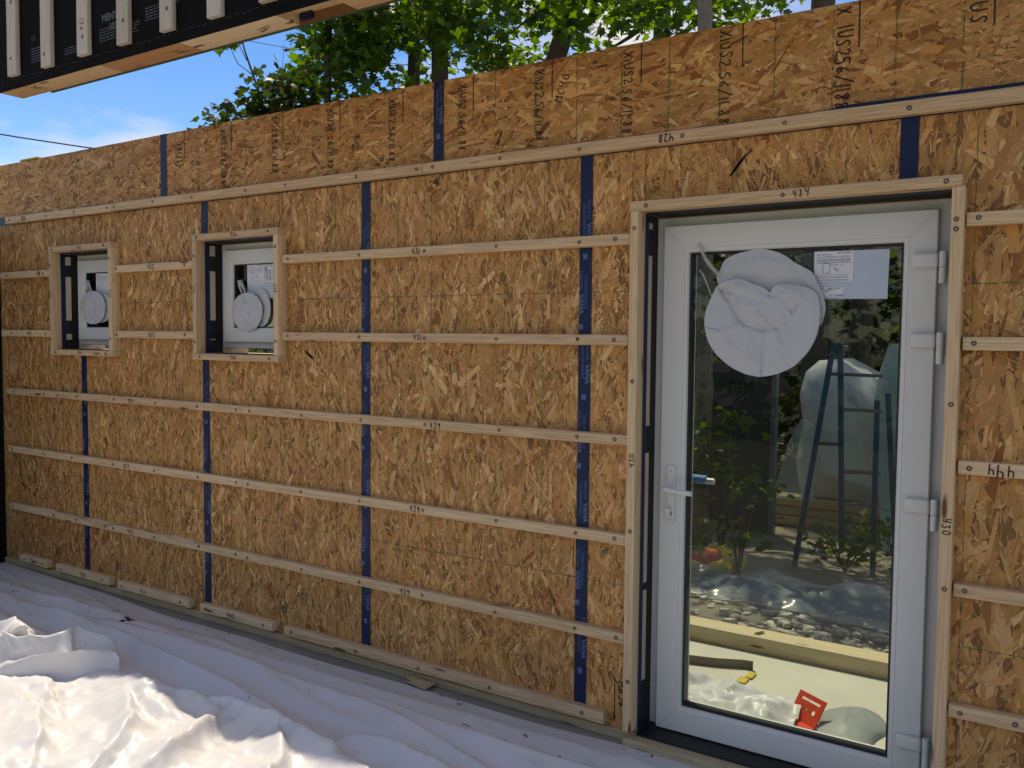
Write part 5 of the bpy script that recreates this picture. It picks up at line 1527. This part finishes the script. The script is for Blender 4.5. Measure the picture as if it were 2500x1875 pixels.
# low leafy sapling and dead stems at the left
sp_ = empty('maple_sapling', (-4.0, 5.0, -.27), 'dark low maple sapling under the open sky at left', 'tree', 'maple trees behind the wall')
trunk_of(sp_, [(-4.0, 5, -.3), (-4.05, 5, 2), (-4.1, 5.0, 4.4)], .04, .015)
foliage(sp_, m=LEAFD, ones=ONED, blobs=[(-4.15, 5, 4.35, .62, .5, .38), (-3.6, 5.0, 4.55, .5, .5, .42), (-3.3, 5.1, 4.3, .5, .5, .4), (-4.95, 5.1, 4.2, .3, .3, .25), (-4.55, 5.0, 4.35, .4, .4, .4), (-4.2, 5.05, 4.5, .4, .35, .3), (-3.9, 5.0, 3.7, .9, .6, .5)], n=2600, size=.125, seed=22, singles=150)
dd = empty('dead_sapling', (-3.75, 4.9, -.27), 'bare dead stem with thin forked twigs against the sky', 'tree')
m_ = MB(); m_.tube([(-3.6, 4.9, -.3), (-3.72, 4.9, 3.6), (-3.95, 4.9, 4.6), (-4.3, 4.9, 5.35), (-4.5, 4.9, 5.95)], [.03, .025, .018, .012, .006], 7); m_.build('stem', BARK, dd, smooth=True)
m_ = MB(); m_.tube([(-4.12, 4.9, 4.98), (-4.45, 4.9, 5.2), (-4.7, 4.9, 5.62)], [.009, .006, .003], 5)
m_.tube([(-4.25, 4.9, 5.2), (-4.45, 4.9, 5.5), (-4.62, 4.9, 5.9)], [.007, .005, .003], 5)
m_.tube([(-3.55, 4.9, 4.2), (-3.57, 4.9, 4.9), (-3.53, 4.9, 5.3)], [.006, .004, .002], 5)
m_.tube([(-3.2, 4.9, 4.2), (-3.12, 4.9, 5.0), (-3.2, 4.9, 5.35)], [.006, .004, .002], 5)
m_.tube([(-3.15, 4.9, 4.95), (-3.02, 4.9, 5.1)], [.003, .002], 5)
m_.build('twig', BARK, dd)
foliage(dd, [(-4.72, 4.95, 5.62, .10, .1, .07)], 60, .12, 23, singles=12, cl=.2)

# background wood: a mass of undergrowth closing the view under the crowns
rg = np.random.default_rng(77)
k = 9000
pos = np.stack([rg.uniform(-8, 7, k), rg.uniform(7.4, 10.5, k), rg.uniform(-.2, 4.9, k)], 1)
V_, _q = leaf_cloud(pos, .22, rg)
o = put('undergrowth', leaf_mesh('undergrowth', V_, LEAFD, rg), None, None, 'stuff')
tag(o, 'dark wood undergrowth closing the view behind the trees', 'undergrowth')
rg = np.random.default_rng(78)  # unseen foliage added so the glass mirrors something dark instead of sky
k = 2600
pos = np.stack([rg.uniform(-4, 12, k), rg.uniform(-13, -11, k), rg.uniform(-.2, 4.5, k)], 1)
V_, _q = leaf_cloud(pos, .34, rg)
o = put('added_leaf_screen', leaf_mesh('added_leaf_screen', V_, LEAFB, rg), None, None, 'stuff')
tag(o, 'unseen green leaf screen added behind the viewer to darken the glass reflections', 'added_leaf_screen')

# bushes near the door view
def bush(x, y, z0, h, w_, n, seed, label, cat='bush', size=.075):
    root = empty('bush', (x, y, z0), label, cat)
    m_ = MB()
    for k in range(5):
        a = k * 1.3
        m_.tube([(x, y, z0), (x + .3 * w_ * math.cos(a), y + .3 * w_ * math.sin(a), z0 + h * .5), (x + .7 * w_ * math.cos(a), y + .5 * w_ * math.sin(a), z0 + h * .95)], [.009, .006, .003], 5)
    m_.build('stem', BARK, root)
    foliage(root, [(x, y, z0 + h * .62, w_, w_ * .8, h * .42)], n, size, seed, LEAFB, ONEB, singles=70, droop=.6, cl=.35, above=False)
bush(3.02, 3.5, -.25, 1.25, .36, 330, 51, 'leafy green bush beside the tree trunk beyond the door')
bush(3.33, 3.0, -.25, .75, .22, 110, 52, 'small sprig of pale leaves right of the big bush beyond the door')
bush(3.0, 3.1, -.25, .32, .15, 60, 54, 'low seedling at the foot of the tree beyond the door', size=.06)
bush(3.95, 3.6, -.25, .36, .35, 150, 53, 'low grassy clump under the blue ladder', size=.07)
bush(4.3, 3.8, -.25, .40, .3, 120, 55, 'low weeds beside the right ladder foot', size=.07)

# dark leaning panel with marker writing
dp = empty('dark_panel', (2.9, 4.7, -.27), 'dark grey panel with faint marker writing behind the bush', 'panel')
m_ = MB(); m_.box(1.6, 3.06, 4.62, 4.70, -.27, 1.28); m_.build('board', GREYB, dp)
write('#2M', (2.665, 4.6185, 1.01), (1, 0, 0), (0, 0, 1), .10, dp, simple('faded_ink', (.01, .01, .01), .7), w=.012)
m_ = MB(); m_.box(3.065, 3.11, 4.60, 4.68, -.27, 1.3); m_.build('edge_strip', simple('grey_film', (.12, .13, .15), .25), dp)
# wrapped pallet on timbers
wp = empty('wrapped_pallet', (3.8, 5.5, -.27), 'tall white film wrapped pallet standing on stacked timbers beyond the door', 'pallet')
def puffy(x0, x1, y0, y1, z0, z1, m, name, parent, amp, seed, r_=.12):
    bm = bmesh.new(); bmesh.ops.create_cube(bm, size=1)
    bmesh.ops.subdivide_edges(bm, edges=bm.edges, cuts=14, use_grid_fill=True)
    c_ = Vector(((x0 + x1) / 2, (y0 + y1) / 2, (z0 + z1) / 2)); hs = Vector(((x1 - x0) / 2, (y1 - y0) / 2, (z1 - z0) / 2))
    for v in bm.verts:
        p = Vector((v.co.x * 2 * hs.x, v.co.y * 2 * hs.y, v.co.z * 2 * hs.z))
        q = Vector((max(-hs.x + r_, min(hs.x - r_, p.x)), max(-hs.y + r_, min(hs.y - r_, p.y)), max(-hs.z + r_, min(hs.z - r_, p.z))))
        d = p - q
        if d.length > 1e-6: p = q + d.normalized() * r_
        w = p + c_
        p += Vector((0, 0, 0)) + (d.normalized() if d.length > 1e-6 else Vector((0, 0, 1))) * amp * (noise.noise(Vector((w.x * 4 + seed, w.y * 4, w.z * 2.2))) + .6 * abs(noise.noise(Vector((w.x * 11, w.y * 11, w.z * 5 + seed)))))
        v.co = p + c_
    me = bpy.data.meshes.new(name); bm.to_mesh(me); bm.free(); me.materials.append(m)
    me.polygons.foreach_set('use_smooth', [True] * len(me.polygons))
    return put(name, me, parent)
def draped(outline, y0, y1, m, name, parent, seed, bulge, amp):
    """a film draped load: outline in (x,z), creased front, sides running back"""
    rg = np.random.default_rng(seed)
    xs = [p[0] for p in outline]; zs = [p[1] for p in outline]
    res0 = delaunay_2d_cdt([Vector(p) for p in outline], [], [list(range(len(outline)))], 1, 1e-6)
    bm = bmesh.new()
    vs = [bm.verts.new((v.x, y0, v.y)) for v in res0[0]]
    for f in res0[2]: bm.faces.new([vs[i] for i in f])
    for _ in range(4):
        bmesh.ops.subdivide_edges(bm, edges=[e for e in bm.edges if e.calc_length() > .07], cuts=1)
    bmesh.ops.triangulate(bm, faces=bm.faces)
    rim = {v for v in bm.verts if v.is_boundary}
    V_ = list(bm.verts)
    X = np.array([[v.co.x for v in V_]]); Z = np.array([[v.co.z for v in V_]])
    F_ = facets(X + .05 * L1(X * 5, Z * 5), Z * .6, .22, seed)[0] * amp + facets(X, Z * .5, .09, seed + 1)[0] * amp * .4
    rp = np.array([(v.co.x, v.co.z) for v in rim])
    for i, v in enumerate(V_):
        d = np.sqrt(((rp - np.array([v.co.x, v.co.z])) ** 2).sum(1)).min()
        v.co.y -= bulge * (1 - math.exp(-d * 7)) + F_[i] * min(1, d * 6)
    be = [e for e in bm.edges if e.is_boundary]
    r_ = bmesh.ops.extrude_edge_only(bm, edges=be)
    nv = [g_ for g_ in r_['geom'] if isinstance(g_, bmesh.types.BMVert)]
    for v in nv: v.co.y = y1
    bmesh.ops.contextual_create(bm, geom=[e for e in bm.edges if e.is_boundary])
    bmesh.ops.recalc_face_normals(bm, faces=bm.faces)
    me = bpy.data.meshes.new(name); bm.to_mesh(me); bm.free(); me.materials.append(m)
    me.polygons.foreach_set('use_smooth', [True] * len(me.polygons)); me.set_sharp_from_angle(angle=R(35))
    return put(name, me, parent)
draped([(3.20, .02), (4.50, .02), (4.50, .80), (4.32, 1.06), (4.10, 1.00), (3.85, 1.13), (3.68, 1.22), (3.50, 1.315), (3.34, 1.30), (3.22, 1.19), (3.17, .98), (3.21, .70), (3.15, .35)], 5.15, 5.8, FOAM, 'wrapped_stack', wp, 61, .10, .09)
draped([(2.98, .00), (3.35, .00), (3.35, .72), (3.22, .75), (3.10, .5)], 5.02, 5.1, CLEARF, 'loose_film', wp, 63, .05, .10)
m_ = MB(); m_.box(3.1, 4.6, 5.18, 5.2, .30, .325); m_.build('black_band', WIRE, wp)
ts = empty('timber_stack', (3.7, 5.4, -.27), 'low stack of pale timbers under the wrapped pallet', 'timber')
for i, z in enumerate((-.27, -.175, -.08)):
    lumber(2.7, 4.9, 5.10 + .02 * (i % 2), 5.30, z, z + .088, SILLM, ts, 'timber', 0, .006)
gb = empty('green_wrap', (4.45, 4.6, -.27), 'pale green film wrapped bundle at the right of the glass', 'bundle')
draped([(4.04, -.26), (4.95, -.26), (4.95, 1.46), (4.05, 1.46), (3.99, 1.25), (3.95, 1.0), (3.99, .6)], 4.5, 5.0, GREENT, 'bundle', gb, 65, .06, .08)

# blue step ladder
ld = empty('step_ladder', (3.9, 3.7, -.25), 'blue step ladder standing open in front of the wrapped pallet', 'ladder')
def bar(mb, p0, p1, w_, d_):
    p0, p1 = Vector(p0), Vector(p1); d = (p1 - p0).normalized()
    a = d.cross(Vector((0, 1, 0))).normalized() * w_ / 2; c_ = d.cross(a).normalized() * d_ / 2
    q0 = [p0 + a + c_, p0 - a + c_, p0 - a - c_, p0 + a - c_]; q1 = [q + (p1 - p0) for q in q0]
    for i in range(4): mb.poly([q0[i], q0[(i + 1) % 4], q1[(i + 1) % 4], q1[i]])
    mb.poly(q0[::-1]); mb.poly(q1)
TL, TR, BL, BR = Vector((3.80, 3.52, 1.47)), Vector((3.885, 3.53, 1.47)), Vector((3.60, 3.5, -.25)), Vector((3.925, 3.50, -.25))
RTL, RTR, RBL, RBR = Vector((3.90, 3.75, 1.45)), Vector((4.20, 3.75, 1.47)), Vector((4.14, 3.62, -.25)), Vector((4.36, 3.70, -.25))
FR0, FR1 = Vector((4.215, 3.55, 1.47)), Vector((4.30, 3.55, 1.47))
for (p, q) in ((TL + Vector((.04, 0, 0)), BL), (TR, Vector((3.94, 3.52, -.05))), (Vector((4.13, 3.66, 1.05)), Vector((4.145, 3.60, -.25))), (Vector((4.19, 3.72, 1.1)), Vector((4.29, 3.74, -.25)))):
    m_ = MB(); bar(m_, p, q, .036, .03); m_.build('rail', BLUEL, ld)
for z in (1.24, .98, .52, .28, .02):
    f = (1.47 - z) / 1.72
    m_ = MB(); bar(m_, TR.lerp(Vector((3.93, 3.5, -.25)), f) + Vector((.01, 0, 0)), Vector((4.15, 3.68, z - .01)), .022, .06); m_.build('tread', ALU, ld)
for z in (1.24, .72):
    f = (1.47 - z) / 1.72
    m_ = MB(); bar(m_, (TL + Vector((.04, 0, 0))).lerp(BL, f), TR.lerp(Vector((3.93, 3.5, -.25)), f), .022, .05); m_.build('tread', ALU, ld)
m_ = MB(); m_.box(3.825, 3.90, 3.49, 3.58, 1.46, 1.485); m_.build('top_cap', BLUEL, ld)

# coloured heap, clear sheet, stones, weeds
hp = empty('tarp_heap', (3.1, 3.1, -.25), 'low yellow and orange heap on the ground near the tree', 'heap')
puffy(2.72, 3.32, 2.9, 3.3, -.27, -.13, YELL, 'yellow_cloth', hp, .05, 3, .05)
puffy(2.98, 3.16, 2.92, 3.1, -.20, -.10, ORANGE, 'orange_cloth', hp, .04, 6, .04)
o_ = sheet('clear_sheeting', 2.9, 4.75, lambda x: 3.10, 2.35, .02, -.25, .16, 2.0, 33, CLEARF)
tag(o_, 'translucent plastic sheeting rumpled over the stony ground outside', 'plastic sheet')
def stone_mesh(seed):
    bm = bmesh.new(); bmesh.ops.create_icosphere(bm, subdivisions=1, radius=1)
    ax_ = Vector((random.uniform(.6, 1.3), random.uniform(.6, 1.1), random.uniform(.5, .9)))
    for v in bm.verts:
        n_ = noise.noise(v.co * 1.3 + Vector((seed * 5.1, 0, 0)))
        v.co *= 1 + .75 * n_
        v.co = Vector((v.co.x * ax_.x, v.co.y * ax_.y, v.co.z * ax_.z))
        v.co.z = max(-.5, min(.42, v.co.z))
    me = bpy.data.meshes.new('stone'); bm.to_mesh(me); bm.free(); me.materials.append(STONE)
    return me
SM = [stone_mesh(q) for q in range(6)]
gm_ = MB()
rgs = random.Random(5)
for i in range(1500):
    x = rgs.uniform(3.1, 5.1); y = rgs.uniform(1.5, 2.9)
    c0 = 2.30 - .55 * (x - 3.7)
    if abs(y - c0) > rgs.gauss(0, .30) + .18: continue
    s = .012 + .034 * rgs.random() ** 2.2
    me = SM[i % 6]; b0 = len(gm_.v); ca, sa = math.cos(i), math.sin(i)
    gm_.v += [(x + s * (v.co.x * ca - v.co.y * sa), y + s * (v.co.x * sa + v.co.y * ca) * .8, -.265 + s * (v.co.z + .5)) for v in me.vertices]
    for p in me.polygons: gm_.f.append(tuple(b0 + q for q in p.vertices)); gm_.mi.append(0)
o = gm_.build('gravel', STONE, None, (0, 0, 0), 'stuff')
tag(o, 'pale broken limestone gravel strewn on the ground outside', 'gravel')
for i, (x, y, s) in enumerate(((4.30, 1.72, .055), (4.42, 1.68, .05), (4.38, 1.60, .045), (4.08, 2.02, .05), (4.55, 1.98, .05), (3.95, 1.95, .05), (4.62, 1.72, .045), (4.02, 2.2, .055), (3.88, 2.28, .05), (4.2, 1.95, .045))):
    o = put('stone', SM[i % 6], None, (x, y, -.245)); o.scale = (s, s * .8, s * .9); o.rotation_euler = (0, 0, i * 1.3)
    tag(o, 'fist sized pale limestone lump lying among the gravel outside the door', 'stone', 'larger stones among the gravel')
gw = empty('grass_tuft', (4.32, 1.72, -.26), 'bright green grass tuft between the stones by the beam', 'grass')
m_ = MB()
for i in range(70):
    x, y = 4.30 + rgs.gauss(0, .045), 1.80 + rgs.gauss(0, .03); a = rgs.uniform(0, 6.3); l = rgs.uniform(.03, .08)
    m_.poly([(x, y, -.25), (x + .005, y, -.25), (x + .5 * l * math.cos(a), y + .4 * l * math.sin(a), -.25 + l)])
m_.build('blades', LEAFB, gw)
o = put('fallen_leaf', ONEB[0], None, (4.02, 1.33, -.062)); o.scale = (.07, .05, .05); o.rotation_euler = (.05, 0, 1.2)
tag(o, 'single green leaf lying on top of the porch beam', 'leaf')

# cables across the sky
for (a, b2, r_, lab) in (((-12.4, 2.2, 5.30), (-3.9, 9.5, 4.25), .012, 'thick black cable crossing the blue sky at far left'),
                        ((-6.9, 6.2, 7.2), (-1.5, 11.2, 7.0), .006, 'upper thin grey wire crossing the cloud left of the trees'),
                        ((-7.0, 6.0, 6.45), (-1.6, 11.0, 6.2), .006, 'lower thin grey wire passing behind the dead stem')):
    m_ = MB(); A, B = Vector(a), Vector(b2)
    m_.tube([A.lerp(B, k / 12) + Vector((0, 0, -.25 * math.sin(math.pi * k / 12))) for k in range(13)], r_, 5)
    tag(m_.build('cable', WIRE), lab, 'cable', 'cables across the sky')
# yellow scrap on the wall top
o = MB(); o.box(-.72, -.50, -.01, .03, ZT + .001, ZT + .012); tag(o.build('yellow_shim', YELL, bevel=.003), 'small yellow scrap lying on top of the wall at far left', 'scrap')

# flat print and marks: too small to pick apart singly
for o in bpy.data.objects:
    if o.name.split('.')[0] in ('page_text', 'page_drawing', 'pencil_mark', 'label_print', 'tape_lettering', 'membrane_lettering', 'nail_line', 'scuff_mark', 'blades', 'corner_weld', 'handwriting', 'twig'):
        o['kind'] = 'stuff'
